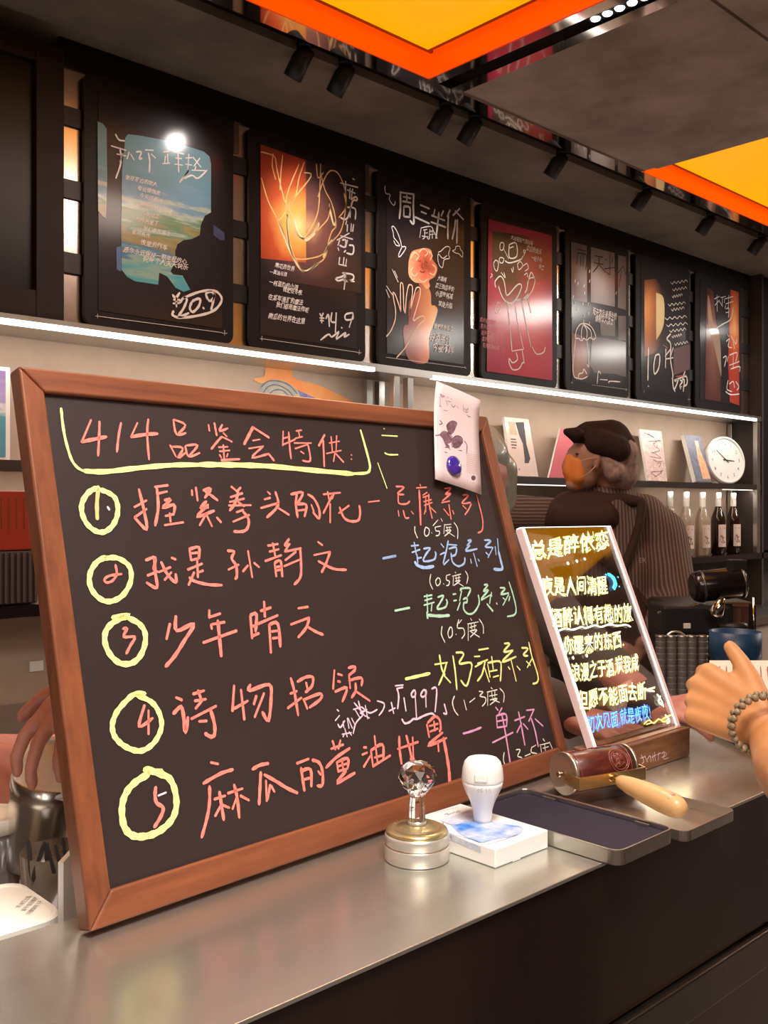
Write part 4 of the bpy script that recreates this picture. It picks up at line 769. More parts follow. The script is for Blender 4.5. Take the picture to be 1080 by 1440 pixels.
note('sketch', ik, .0012, '80,565 120,560 150,520 175,530 160,560 130,600 150,640 155,680;180,530 220,560 240,590 230,620;200,520 190,480 220,440 250,430 280,450 300,500;230,620 240,680 270,640 300,690;240,600 280,570 330,590 335,640 300,650;170,680 210,690 240,740 300,780;350,620 380,660 375,740;120,420 145,450 115,460;300,710 330,715;165,725 190,735')
for pts in ('180,470 210,435 250,425 285,450 270,500 250,540 225,560 200,540', '115,560 160,520 210,560 235,600 220,640 180,640 150,600', '235,600 280,570 325,590 335,630 310,680 260,690 240,650', '150,600 190,640 215,680 180,670'):
    poly('sketch', zoomed(*Z, pts)[0], npx, mat('note_dark', (.09, .035, .05), .6, col2=(.3, .16, .2), noise_scale=120), t, bn, .0003, True)
poly('emblem', zoomed(*Z, '425,960 445,952 465,965 462,990 440,1000 424,985')[0], npx, ik, t, bn, .0003, True)
mc = npx(635.5, 656)
t2 = thing('magnet', 'round glossy deep blue magnet on the pinned paper', 'magnet', tuple(mc+bn*.001))
q = mc+bn*.0006
MB().lathe(q, [(.0120, 0), (.0128, .0015), (.0120, .004), (.008, .0055), (.0001, .006)], 32, bn).build('magnet_body', mat('magnet_blue', (.02, .02, .32), .15, coat=.8, col2=(.08, .03, .30), noise_scale=60), t2)
strokes('magnet_print', zoomed(*Z, '200,880 230,890 260,885;240,835 250,845;300,870 308,872;235,845 245,830'), lambda x, y: bpx(x, y, h=.003)+bn*.0062, .0008, 'chalk_lilac', t2, BF)
# ================================================================ LIT ACRYLIC SIGN
z_b = 1.1325
b0 = Vector((.978, .672, z_b)); b1 = Vector((1.1765, .672, z_b)); t0 = Vector((.9512, .7635, 1.4028)); t1 = Vector((1.1495, .7635, 1.4018))
au = (b1-b0).normalized(); an = (b1-b0).cross(t0-b0).normalized(); av = an.cross(au).normalized()
if an.y > 0: an = -an; 
av = (t0-b0)-au*(t0-b0).dot(au); av.normalize()
AF = (au, av, an)
t = thing('light_sign', 'clear acrylic light panel with glowing yellow handwriting in a dark wooden base', 'sign', (1.07, .67, CT))
sign = t
ex = au*.0075
acr = mat('clear_acrylic', (.98, .98, .98), .02, trans=1, ior=2.0)
b = MB(); b.prism([b0+ex, b1-ex, t1-ex, t0+ex], -an*.007); sheet_a = b.build('acrylic_sheet', acr, t)
edge = mat('acrylic_edge', (.62, .42, .38), .25, emit=(1, .72, .66), es=.28, coat=.5)
for s_, (p0, p1) in ((0, (b0, t0)), (1, (b1, t1))):
    k = ex if s_ == 0 else -ex
    MB().prism([p0+an*.001, p0+k+an*.001, p1+k+an*.001, p1+an*.001], -an*.0105).build('side_strip', edge, t, .0008)
ee = mat('lit_edge', (1, 1, 1), .4, emit=(1, .93, .86), es=1.15)
MB().prism([b1-ex*1.02+an*.0012, b1-ex*1.32+an*.0012, t1-ex*1.32+an*.0012, t1-ex*1.02+an*.0012], -an*.0012).build('glow_line', ee, t)
MB().prism([b0+ex*.25+an*.002, b0+ex*.65+an*.002, t0+ex*.65+an*.002, t0+ex*.25+an*.002], -an*.001).build('glow_line', ee, t)
MB().prism([t0+av*.0002, t1+av*.0002, t1+av*.0012, t0+av*.0012], -an*.007).build('top_edge', ee, t)
b = MB(); b.box(.972, 1.172, .656, .700, CT+.0005, 1.1375); b.build('wooden_base', 'wood_base', t, .0015)
MB().box(.985, 1.165, .664, .692, 1.1378, 1.1384).build('base_slot', mat('base_slot_wood', (.36, .17, .08), .3, coat=.4), t)
def sp_(px, py, h=.0004):
    d = Vector(ray(px, py)); k = (b0+an*h-cam0).dot(an)/d.dot(an); return cam0+d*k
SZ = (720, 730, 4.32)
def szp(x, y): return sp_(SZ[0]+x/SZ[2], SZ[1]+y/SZ[2])
gy = mat('glow_yellow_ink', (1, .9, .4), .5, emit=(1, .74, .16), es=.95); gw = mat('glow_white_ink', (1, 1, .8), .5, emit=(1, .97, .62), es=1.3)
gb = mat('glow_blue_ink', (.1, .3, 1), .5, emit=(.02, .16, .95), es=1.1); gc = mat('glow_cyan_ink', (.1, .8, 1), .5, emit=(.01, .62, 1), es=1.0); gcw = mat('glow_light_blue_ink', (.3, .7, 1), .5, emit=(.10, .48, 1), es=1.1)
rows = [('总是醉依恋', 105, 245, 585, 165, 98, gy, gw), ('夜是人间清醒', 185, 462, 575, 445, 98, gy, gw), ('酒醉认得有趣的放', 240, 650, 725, 612, 98, gy, gw),
        ('你醒来的东西.', 315, 820, 715, 765, 92, gy, gw), ('浪漫之于酒,炭我咸', 365, 985, 800, 905, 92, gy, gw), ('但愿不能面去断一', 400, 1150, 865, 1075, 96, gy, gw), ('初次见面,就是夜夜!', 455, 1290, 900, 1195, 84, gb, gcw)]
for s_, xa, ya, xb, yb, hp, m1, m2 in rows:
    o = szp(xa, ya); e = szp(xb, yb); n_ = len(s_); Rv_ = (e-o)/n_*1.02; U_ = (szp(xa-hp*.16, ya-hp*1.28)-o)*1.02
    text_lines('glow_lettering', [(s_, o, Rv_, U_, an, .12, .012)], m1, sheet_a, .0004, jitter=.05)
    text_lines('glow_lettering', [(s_, o, Rv_, U_, an, .12, -.012)], m2, sheet_a, .0008, jitter=.05)
def sg(name, m, w, text, h=.0005): return strokes(name, [[(SZ[0]+x/SZ[2], SZ[1]+y/SZ[2]) for x, y in st] for st in parse(text)], sp_, w, m, sheet_a, AF, thick=h)
sg('glow_underline', gw, .0022, '275,682 320,665 370,672 420,655 450,662 500,645 540,655 590,640 640,648 690,642 720,655')
sg('glow_dots', gw, .0055, '335,268 341,270;390,256 396,256;438,242 444,243;368,842 372,844;450,830 455,828')
sg('glow_rays', gy, .0020, '428,88 445,110;458,75 470,100;490,75 492,100;520,190 580,130;505,95 500,115')
sg('glow_rays', gw, .0032, '520,195 582,128')
sg('glow_moon', gc, .0050, '580,335 612,352 630,390 618,425')
sg('glow_moon', gcw, .0024, '590,338 608,362 618,392 610,420;565,335 572,340;640,350 645,355;648,408 652,412')
sg('glow_scribble', gy, .0020, '800,1245 830,1222 860,1240 890,1215 920,1232 955,1210;905,1222 940,1200 970,1190;815,1248 850,1235')
sg('glow_scribble', gw, .0032, '880,1065 905,1100 920,1140;900,1075 890,1110 915,1130;815,1040 862,1046;930,1190 955,1225 940,1240')
bw = (Vector((1, 0, 0)), Vector((0, 0, 1)), Vector((0, -1, 0)))
sgl = lambda x, y: PY(770+x/4, 1020+y/4, .6555)
strokes('base_lettering', parse('525,165 540,200 530,215;520,185 550,175;545,170 560,205;560,190 575,170 580,205;590,160 592,200;585,180 610,165;600,150 605,200;615,165 635,155;625,150 620,195;640,160 655,150 650,190;640,180 665,170;655,190 680,182;660,150 668,165'), sgl, .0009, 'chalk_lilac', t, bw)
area('sign_glow', (1.06, .64, 1.145), (math.radians(-35), 0, 0), .17, .008, .035, (1, .8, .5))

# ================================================================ STAMPS, BOX, TRAYS, ROLLER
def rounded_tray(name, label, x0, x1, y0, y1, z, h, r, wall=.0016, pad=None, flange=.0):
    t = thing(name, label, 'tray', ((x0+x1)/2, (y0+y1)/2, z))
    def ring(ins, zz): return [(x0+ins+a, y0+ins+b, zz) for a, b in rrect(x1-x0-2*ins, y1-y0-2*ins, max(r-ins, .001), 6)]
    rs = [ring(.001, z), ring(0, z+.001), ring(0, z+h-.0008), ring(.0002, z+h), ring(wall, z+h), ring(wall+.0004, z+h-.001), ring(wall+.0004, z+.0016)]
    n = len(rs[0]); mb = MB(); vs = [p for q in rs for p in q]
    fs = [(j*n+i, j*n+(i+1) % n, (j+1)*n+(i+1) % n, (j+1)*n+i) for j in range(len(rs)-1) for i in range(n)]
    fs += [tuple(range(n))[::-1], tuple((len(rs)-1)*n+i for i in range(n))]
    mb.add(vs, fs); o = mb.build('tin_body', 'tin', t)
    return t, ring
t, ring = rounded_tray('ink_tray', 'open silver tin tray with a dark purple ink pad overhanging the bar edge', .759, .858, .496, .684, CT+.0004, .0146, .012)
q = ring(.003, CT+.002); MB().prism(q, (0, 0, .0078)).build('ink_pad', mat('purple_ink_pad', (.010, .006, .020), .8, noise_amt=.3, noise_scale=30), t)
q = ring(.0024, CT+.0098)
for yy in (.53, .645):
    MB().box(.8515, .8530, yy-.008, yy+.008, CT+.0100, CT+.0128).build('clip', 'tin', t)
t, ring = rounded_tray('tin_lid', 'shallow silver tin lid lying under the roller stamp at the bar edge', .862, .966, .487, .668, CT+.0004, .0110, .010)
# white box
t = thing('ink_box', 'low white box with a blue wave print beside the crystal stamp', 'box', (.716, .625, CT))
bx0, bx1, by0, by1, bz = .676, .7545, .572, .686, CT+.0178
MB().box(bx0, bx1, by0, by1, CT+.0004, bz).build('box_body', 'white', t, .0012)
wv = mat('wave_print', (.70, .72, .78), .35, col2=(.04, .22, .70), noise_scale=42, coat=.4); wv2 = mat('wave_print_grey', (.66, .68, .74), .35, col2=(.32, .38, .55), noise_scale=80)
onb = lambda px, py: PZ(px, py, bz+.0002)
ZB = (520, 1050, 3.857); UPF = (Vector((1, 0, 0)), Vector((0, 1, 0)), Vector((0, 0, 1)))
poly('print_panel', zoomed(*ZB, '440,425 500,400 620,400 740,420 830,440 800,480 690,500 600,520 500,480')[0], onb, wv, t, Vector((0, 0, 1)), .0002, True)
poly('print_panel', zoomed(*ZB, '380,400 470,370 560,345 640,380 560,400 450,425')[0], onb, wv2, t, Vector((0, 0, 1)), .0004, True)
strokes('lettering', zoomed(*ZB, '405,372 420,362 425,372 440,362;445,365 460,355;470,360 480,350 490,358;350,360 480,330;395,410 430,470 560,505 640,530 800,480;790,428 812,434'), onb, .0008, mat('box_ink', (.18, .22, .42), .6), t, UPF, thick=.0006)
sideb = lambda px, py: PX_(px, py, bx0-.0002)
def PX_(px, py, X):
    d = ray(px, py); k = X/d[0]; return Vector((X, d[1]*k, H+d[2]*k))
SBF = (Vector((0, -1, 0)), Vector((0, 0, 1)), Vector((-1, 0, 0)))
poly('side_print', zoomed(*ZB, '435,470 600,545 605,575 440,505')[0], sideb, wv2, t, Vector((-1, 0, 0)), .0003)
MB().prism([(.700, by0-.0002, CT+.0004), (.712, by0-.0002, CT+.0004), (.709, by0-.0002, CT+.003), (.703, by0-.0002, CT+.003)], (0, -.0003, 0)).build('thumb_notch', 'white_soft', t)
# white self inking stamp on the box
sx, sy = .7275, .632; sz = bz+.0006
t = thing('white_stamp', 'glossy white bulb handled stamp standing on the white box', 'stamp', (sx, sy, sz))
MB().lathe((sx, sy, sz), [(.0085, 0), (.0090, .003), (.0100, .012), (.0125, .020), (.0170, .029), (.0198, .036), (.0204, .0405)], 40).build('stamp_base', 'white', t)
MB().lathe((sx, sy, sz), [(.0206, .0405), (.0208, .0415), (.0208, .0435), (.0200, .052), (.0180, .0585), (.0150, .0618), (.0142, .0612), (.0120, .0600), (.0001, .0592)], 40).build('handle', 'white', t)
cl = Vector((sx, sy, sz)); dv = Vector((-.80, -.60, 0)); sv = Vector((.60, -.80, 0))
MB().obox(cl+dv*.0202+Vector((0, 0, .0475)), sv*.0062, dv*.0014, Vector((-dv.x*.1, -dv.y*.1, 1))*.0036).build('clip', 'white_soft', t, .0008)
text_lines('lettering', [('05 10', cl+dv*.0200-sv*.004+Vector((0, 0, .0335)), sv*.006, Vector((0, 0, .006)), dv, 0, 0)], mat('grey_ink', (.4, .38, .38), .6), t, .0004)
# crystal handled stamp
cx, cy = .6435, .640
t = thing('crystal_stamp', 'round silver stamp with a faceted crystal knob handle', 'stamp', (cx, cy, CT))
pearl = mat('pearl_metal', (.60, .56, .50), .28, .55, coat=.3); gold = mat('pale_gold', (.62, .50, .26), .25, .8)
MB().lathe((cx, cy, CT+.0004), [(.0300, 0), (.0306, .001), (.0306, .0125), (.0300, .0135), (.0292, .0140)], 48).build('stamp_base', pearl, t)
MB().lathe((cx, cy, CT), [(.0293, .0144), (.0300, .0160), (.0304, .020), (.0304, .0225), (.0296, .0250)], 48).build('collar', pearl, t)
MB().lathe((cx, cy, CT), [(.0296, .0250), (.0282, .0280), (.0240, .0300), (.0225, .0290), (.0170, .0300), (.0115, .0318), (.0085, .0320), (.0085, .036)], 48).build('gold_plate', gold, t)
MB().lathe((cx, cy, CT), [(.0300, .0136), (.0300, .0143)], 40).build('gold_ring', gold, t)
crys = mat('crystal_glass', (1, 1, 1), .0, trans=1, ior=1.52)
MB().lathe((cx, cy, CT), [(.0088, .0320), (.0088, .0335), (.0086, .0355)], 24).build('ferrule', pearl, t)
mb = MB(); n_ = 10
mb.lathe((cx, cy, CT), [(.0080, .0358), (.0078, .050), (.0066, .0578), (.0068, .0592), (.0125, .0665)], 12, smooth=False, close=True); mb.build('crystal_stem', crys, t)
mb = MB(); V_ = []; F2 = []
lv = [(.0078, .0600, 0), (.0138, .0672, .5), (.0185, .0745, 0), (.0188, .0775, .5), (.0160, .0848, 0), (.0095, .0895, .5)]
for r_, h_, o_ in lv:
    for i in range(n_):
        a = 2*math.pi*(i+o_)/n_; V_.append((cx+r_*math.cos(a), cy+r_*math.sin(a), CT+h_))
for j in range(len(lv)-1):
    for i in range(n_):
        a, b2 = j*n_+i, j*n_+(i+1) % n_; c2, d2 = (j+1)*n_+i, (j+1)*n_+(i+1) % n_
        if lv[j+1][2]: F2 += [(a, b2, c2), (b2, d2, c2)]
        else: F2 += [(a, d2, c2), (a, b2, d2)]
F2 += [tuple(range(n_))[::-1], tuple((len(lv)-1)*n_+i for i in range(n_))]
mb.add(V_, F2); mb.build('crystal_knob', crys, t)
# roller stamp
rz = 1.1305; ra = Vector((.8935, .6515, rz)); rb = Vector((.9720, .6300, rz)); rr = .0222
t = thing('roller_stamp', 'carved dark red wooden roller stamp in a brass fork with a pale wooden handle', 'stamp', (.93, .6, CT+.0022))
ad = (rb-ra).normalized()
pd = Vector((ad.y, -ad.x, 0)); mb = MB(); mb.lathe(ra, [(rr-.001, .0), (rr, .001), (rr, .079), (rr-.001, .080)], 40, ad); mb.build('roller', 'wood_red', t)
MB().lathe(ra-ad*.0062, [(.0232, .001), (.0236, .0), (.0236, .0052), (.0232, .006)], 40, ad).build('end_disc', mat('pale_steel_disc', (.62, .54, .44), .3, .9), t)
MB().lathe(ra-ad*.0128, [(.0028, .0), (.0034, .001), (.0034, .0065)], 12, ad).build('axle_bolt', 'chrome', t)
MB().lathe(rb+ad*.0006, [(.0230, .0), (.0230, .0035)], 32, ad).build('end_disc', 'pale_steel_disc' if False else bpy.data.materials['pale_steel_disc'], t)
# carved relief on the roller: scroll rings standing proud
rel = MB()
def rp(a, x, h=.0004): return ra+ad*x+pd*math.sin(a)*(rr+h)+Vector((0, 0, math.cos(a)*(rr+h)))
random.seed(5)
for k in range(12):
    a0 = math.radians(-40+(k % 3)*13); x0_ = .008+(k//3)*.018
    rel.tube([rp(a0+.16*math.sin(q*.9)*(1-q/14), x0_+.007*math.cos(q*.9)*(1-q/14)) for q in range(12)], .0008, 5)
for rr_ in (.011, .0135): rel.tube([rp(math.radians(58)+rr_/rr*math.sin(q/16*2*math.pi), .060+rr_*math.cos(q/16*2*math.pi)) for q in range(16)], .0009, 5, closed=True)
for k in range(14):
    rel.tube([rp(math.radians(58)+random.uniform(-.4, .4), .060+random.uniform(-.008, .008)) for q in range(4)], .0007, 5)
for x_ in (.004, .076): rel.tube([rp(2*math.pi*q/30, x_, .0001) for q in range(30)], .0007, 5, closed=True)
rel.build('carved_relief', mat('carving_wood', (.20, .045, .03), .35, coat=.4), t)
# brass fork
def plate(p, q, w, th, nrm):
    d = (q-p); L_ = d.length; d.normalize(); n2 = Vector(nrm).normalized(); up = d.cross(n2).normalized()
    return ((p+q)/2, d*L_/2, n2*th/2, up*w/2)
fl, fr_ = ra-ad*.0085, rb+ad*.0065; dz = Vector((0, 0, -.004))
mb = MB(); mb.obox(*plate(fl+pd*.031+dz, fr_+pd*.031+dz, .014, .0018, pd)); mb.build('fork_bar', 'brass', t, .0005)
for e_ in (fl, fr_):
    mb = MB(); mb.obox(*plate(e_+pd*.031+dz, e_+pd*.010+dz*.6, .014, .0016, ad)); mb.obox(*plate(e_+pd*.012+dz*.5, e_-pd*.003, .008, .0016, ad)); mb.build('fork_arm', 'brass', t, .0005)
hd0 = ra+ad*.042+pd*.032+dz; hd1 = PZ(984, 1150, CT+.0185)
ax = (hd1-hd0).normalized()
MB().lathe(hd0+ax*.0, [(.0042, .0), (.0042, .007), (.0038, .009)], 16, ax).build('ferrule', 'brass', t)
hl = (hd1-hd0).length
MB().lathe(hd0+ax*.006, [(.0050, .0), (.0072, .004), (.0095, .018), (.0118, .045), (.0126, .066), (.0124, .082), (.0112, .090), (.0085, .0955), (.0040, .0985), (.0001, .099)], 32, ax).build('handle', 'wood_light', t)
hn = Vector((0, -.25, 1)).normalized(); hu = ax.cross(hn).normalized(); hn = hu.cross(ax)
ctr = hd0+ax*(.006+.082)
stm = MB()
for k in range(9):
    a0 = -.5+k*.12; stm.tube([ctr+ax*(.006*math.cos(q*1.3+k)-.002)+(hu*math.sin(a0+q*.12)+hn*math.cos(a0+q*.12))*.0121 for q in range(4)], .0004, 4)
stm.build('stamped_emblem', mat('violet_ink', (.45, .16, .26), .6), t)

# ================================================================ CUPS AND TUBS BEHIND THE LEDGE (left)
def tub(name, label, x0, x1, y0, y1, z0, z1, lidm='cream'):
    t = thing(name, label, 'container', ((x0+x1)/2, (y0+y1)/2, z0))
    def sect(ins, z, r=.02): return [(x0+ins+a, y0+ins+b, z) for a, b in rrect(x1-x0-2*ins, y1-y0-2*ins, max(r-ins*.5, .004), 6)]
    def loft(rs, nm, m):
        n = len(rs[0]); mb = MB(); mb.add([p for q in rs for p in q], [(j*n+i, j*n+(i+1) % n, (j+1)*n+(i+1) % n, (j+1)*n+i) for j in range(len(rs)-1) for i in range(n)]+[tuple(range(n))[::-1], tuple((len(rs)-1)*n+i for i in range(n))]); return mb.build(nm, m, t)
    loft([sect(.012, z0), sect(.004, z1-.012)], 'tub_body', mat('frosted_tub', (.62, .55, .42), .35))
    loft([sect(.001, z1-.012), sect(0, z1-.010), sect(0, z1-.002), sect(.0015, z1), sect(.004, z1), sect(.0055, z1-.0016)], 'lid', lidm)
    return t, z1-.0014
t, lz = tub('storage_tub', 'cream lidded tub with small black print at the bottom left corner', .215, .352, .752, .852, .931, 1.098)
L = []
ud = Vector((.72, .69, 0)); vd = Vector((-.69, .72, 0))
for k, s_ in enumerate(('奶油芝士酱', '请于当日使用完毕', '冷藏保存 3天')):
    o = PZ(28+k*7, 1277+k*5, lz); L.append((s_, o, ud*.0048, vd*.0052, Vector((0, 0, 1)), 0, -.005))
text_lines('lettering', L, 'ink_black', t, .0006)
def cup(px, py, D, r, label, body, lid=True, h=.2, group=None):
    p = PD(px, py, D); z = .931
    t = thing('drink_cup', label, 'cup', (p.x, p.y, z), group)
    hh = p.z-z
    MB().lathe((p.x, p.y, z), [(r*.72, 0), (r*.76, .004), (r, hh-.008)], 32).build('cup_body', body, t)
    if lid: MB().lathe((p.x, p.y, z), [(r*1.0, hh-.010), (r*1.08, hh-.009), (r*1.08, hh+.004), (r*1.0, hh+.006), (r*.98, hh+.003), (r*.5, hh+.002)], 32).build('lid', 'cream', t)
    return t, p, hh
cupm = mat('clear_cup_dark_drink', (.05, .045, .06), .12, coat=.8, col2=(.30, .27, .24), noise_scale=22)
cup(-16, 1152, .96, .031, 'white lidded cup of dark drink at the left edge', cupm)
frost = mat('printed_clear_cup', (.10, .085, .07), .15, col2=(.22, .19, .15), noise_scale=14, coat=.6)
t, p, hh = cup(80, 1182, .885, .032, 'clear cup with black strokes printed on it beside the chalkboard', frost, lid=False)
def onc(px, py):
    d = Vector(ray(px, py)); best = p
    # point of the cup wall facing the photo
    lo = cam0+d*(.885-.032); v_ = Vector((lo.x-p.x, lo.y-p.y, 0)).normalized(); rr2 = .032*.98+.0006
    return Vector((p.x+v_.x*rr2, p.y+v_.y*rr2, lo.z))
vw = Vector((p.x, p.y, 0)).normalized()
strokes('print_strokes', parse('33,1185 38,1210 42,1238;44,1238 64,1188 66,1215;66,1186 76,1228;78,1190 88,1230;90,1182 94,1205'), onc, .0042, 'ink_black', t, (Vector((vw.y, -vw.x, 0)), Vector((0, 0, 1)), -vw), thick=.001)
p2_ = PD(66, 1238, .84)
t = thing('drink_cup', 'small white rimmed cup touching the left side of the chalkboard', 'cup', (p2_.x, p2_.y, .931))
MB().lathe((p2_.x, p2_.y, .931), [(.018, 0), (.023, .14), (.0245, .143), (.0245, .147), (.022, .147), (.019, .10)], 28).build('cup_body', 'white_soft', t)
q_ = PD(101, 1245, .82)
t = thing('menu_card', 'thin white card standing upright between the tub and the chalkboard', 'card', (q_.x, q_.y, .931))
MB().obox((q_.x, q_.y, 1.035), Vector((sn, -cs, 0))*.0022, Vector((cs, sn, 0))*.028, Vector((0, 0, 1))*.1035).build('card_body', 'white_soft', t)
# held tub: metal pitcher with a white lid pressed on it
pc = PD(72, 1080, .96); pn = Vector((-.50, -.42, .78)).normalized()
t = thing('lidded_pitcher', 'steel pitcher with a white lid being pressed on by hands, left of the chalkboard', 'pitcher', tuple(pc-pn*.09))
pn2 = Vector((.12, -.16, .97)).normalized()
MB().lathe(pc-pn*.004-pn2*.098, [(.026, 0), (.030, .002), (.033, .03), (.036, .07), (.038, .090), (.0355, .090), (.030, .02)], 36, pn2).build('pitcher_body', mat('polished_steel', (.75, .73, .69), .25, 1), t)
e1 = pn.cross(Vector((0, 0, 1))).normalized(); e2 = pn.cross(e1).normalized()
def lid_ring(w, h): return [pc+e1*(a-w/2)+e2*(b-w/2)+pn*h for a, b in rrect(w, w, w*.32, 6)]
rs = [lid_ring(.066, -.008), lid_ring(.072, -.006), lid_ring(.072, .002), lid_ring(.069, .004), lid_ring(.060, .004), lid_ring(.056, .0015)]
n_ = len(rs[0]); mb = MB(); mb.add([q for r_ in rs for q in r_], [(j*n_+i, j*n_+(i+1) % n_, (j+1)*n_+(i+1) % n_, (j+1)*n_+i) for j in range(len(rs)-1) for i in range(n_)]+[tuple(range(n_))[::-1], tuple((len(rs)-1)*n_+i for i in range(n_))])
mb.build('lid', 'white', t)

# ================================================================ COFFEE MACHINE CORNER (right)
def P_m(px, py, D): return PD(px, py, D)
t = thing('espresso_machine', 'black coffee machine with a horizontal cylinder boiler at the right behind the sign', 'coffee machine', tuple(PD(985, 1010, 2.45).xy)+(.931,))
g = Vector((sn, -cs, 0)); fw_ = Vector((cs, sn, 0)); up_ = Vector((0, 0, 1))
a, b_ = PD(975, 826, 2.5), PD(1046, 818, 2.5)
MB().lathe(a, [(.030, -.004), (.036, 0), (.040, .01), (.040, (b_-a).length-.01), (.034, (b_-a).length), (.02, (b_-a).length+.004)], 28, (b_-a)).build('boiler', 'black_gloss', t)
for px in (984, 1040): MB().lathe(PD(px, 825-(px-984)*.1, 2.5), [(.0415, 0), (.0415, .006)], 28, (b_-a)).build('boiler_band', 'steel_dark', t)
MB().obox(PD(1036, 795, 2.5), g*.02, fw_*.02, up_*.015).build('top_knob', 'black_soft', t, .003)
MB().obox(PD(968, 868, 2.5), g*.085, fw_*.07, up_*.035).build('group_housing', 'black_soft', t, .006)
MB().obox(PD(966, 880, 2.36), g*.008, fw_*.003, up_*.006).build('badge', 'white_soft', t)
MB().obox(PD(1036, 872, 2.56), g*.022, fw_*.03, up_*.045).build('pink_panel', mat('dusty_pink_panel', (.30, .13, .10), .5), t, .002)
MB().tube([PD(1020, 890, 2.46), PD(1058, 890, 2.46), PD(1060, 884, 2.46), PD(1059, 840, 2.46)], .0028, 8).build('frame_tube', 'chrome', t)
MB().tube([PD(925, 862, 2.45), PD(950, 860, 2.45), PD(980, 850, 2.45)], .0035, 8).build('steam_pipe', 'chrome', t)
MB().tube([PD(950+19*math.cos(k/20*6.283), 912+24*math.sin(k/20*6.283), 2.3) for k in range(20)], .0032, 8, closed=True).build('hose_loop', 'steel', t)
MB().lathe(PD(1005, 866, 2.38), [(.016, 0), (.018, .01), (.014, .03), (.006, .05)], 18, (.2, -.3, .9)).build('gauge', 'chrome', t)
MB().lathe(PD(1010, 882, 2.38), [(.010, 0), (.012, .06), (.009, .07)], 14, g).build('lever', 'black_soft', t)
MB().lathe(PD(1024, 893, 2.36), [(.005, 0), (.005, .03), (.008, .034), (.008, .042)], 12, g).build('valve_knob', 'chrome', t)
MB().obox(Vector((*PD(985, 955, 2.62).xy, 1.058)), g*.12, fw_*.09, up_*.12).build('machine_body', 'black_soft', t, .01)
for k, px in enumerate((929, 944, 959, 973, 988)):
    top = PD(px, 893, 2.28); z = .931
    t = thing('cup_stack', ('leftmost grey', 'second grey', 'third grey', 'fourth grey', 'rightmost grey')[k]+' stack of paper cups below the coffee machine', 'cup stack', (top.x, top.y, z), 'grey cup stacks beside the coffee machine')
    mb = MB(); pr = []; q = 0; hh = top.z-z
    while q < hh: pr += [(.0112, q), (.0118, q+.004), (.0125, q+.012)]; q += .014
    mb.lathe((top.x, top.y, z), pr, 20, smooth=False); mb.build('cups', mat('grey_cups', (.16, .14, .13), .45, noise_amt=.3) if k == 0 else bpy.data.materials['grey_cups'], t)
    MB().lathe((top.x, top.y, z), [(.0132, pr[-1][1]-.002), (.0132, pr[-1][1]+.001), (.0118, pr[-1][1]+.001)], 20).build('cup_rim', 'steel', t)
c0 = PD(1034, 900, 2.16)
t = thing('blue_bin', 'dark blue round bin behind the customer hand', 'bin', (c0.x, c0.y, .931))
MB().lathe((c0.x, c0.y, .931), [(.045, 0), (.050, .01), (.053, .16), (.056, .163), (.056, c0.z-.931+.02), (.052, c0.z-.931+.02), (.050, .1)], 28).build('bin_body', mat('bin_blue', (.012, .045, .11), .4), t)
# ================================================================ PEOPLE
g_ = Vector((sn, -cs, 0)); fv = Vector((cs, sn, 0)); uz = Vector((0, 0, 1))
def rot(v, ax, a): return Matrix.Rotation(a, 3, ax) @ v
def make_hand(W, D, N, side, s=1.0, curls=((.3, .5, .35),)*4, spread=.10, thumb=(.6, .35, .2), tin=.0, tl=1):
    """W wrist, D towards the knuckles, N out of the back of the hand, side=+1/-1 which side the thumb is on"""
    D = Vector(D).normalized(); N = Vector(N); N = (N-D*N.dot(D)).normalized(); S = D.cross(N)*side
    ch = []
    kn = [(.088, .028), (.092, .009), (.086, -.010), (.077, -.027)]
    ln = [(.043, .026, .020), (.048, .030, .021), (.044, .028, .021), (.035, .020, .018)]
    rd = [(.0098, .0088, .0080, .0070), (.0100, .0090, .0080, .0070), (.0096, .0086, .0078, .0068), (.0086, .0076, .0068, .0060)]
    for i in range(4):
        K = W+(D*kn[i][0]+S*kn[i][1])*s
        B0 = W+S*kn[i][1]*.55*s+D*.008*s
        ch.append([(B0, .0155*s), ((B0+K)/2-N*.002*s, .0142*s), (K, .0118*s)])
        c = curls[i if len(curls) > 1 else 0]; d = rot(D, N, -side*spread*(1.5-i)*-1) if False else (D+S*spread*(1.2-i*.8)).normalized(); ax = d.cross(N).normalized()
        p = K; a = 0; pts = [(K, rd[i][0]*s*1.08)]
        for j in range(3):
            a += c[j]; dd = d*math.cos(a)-N*math.sin(a); p = p+dd*ln[i][j]*s; pts.append((p, rd[i][j+1]*s))
        ch.append(pts)
    T0 = W+(D*.016+S*.020)*s; T1 = W+(D*.040+S*.040-N*.006)*s
    td = (D*math.cos(thumb[0])+S*math.sin(thumb[0])).normalized(); td = (td-N*tin).normalized()
    T2 = T1+td*.034*s*tl; td2 = (td*math.cos(thumb[1])+D*math.sin(thumb[1])-N*thumb[2]).normalized(); T3 = T2+td2*.028*s*tl
    ch.append([(T0, .015*s), (T1, .0135*s), (T2, .0105*s), (T3, .0085*s)])
    return ch
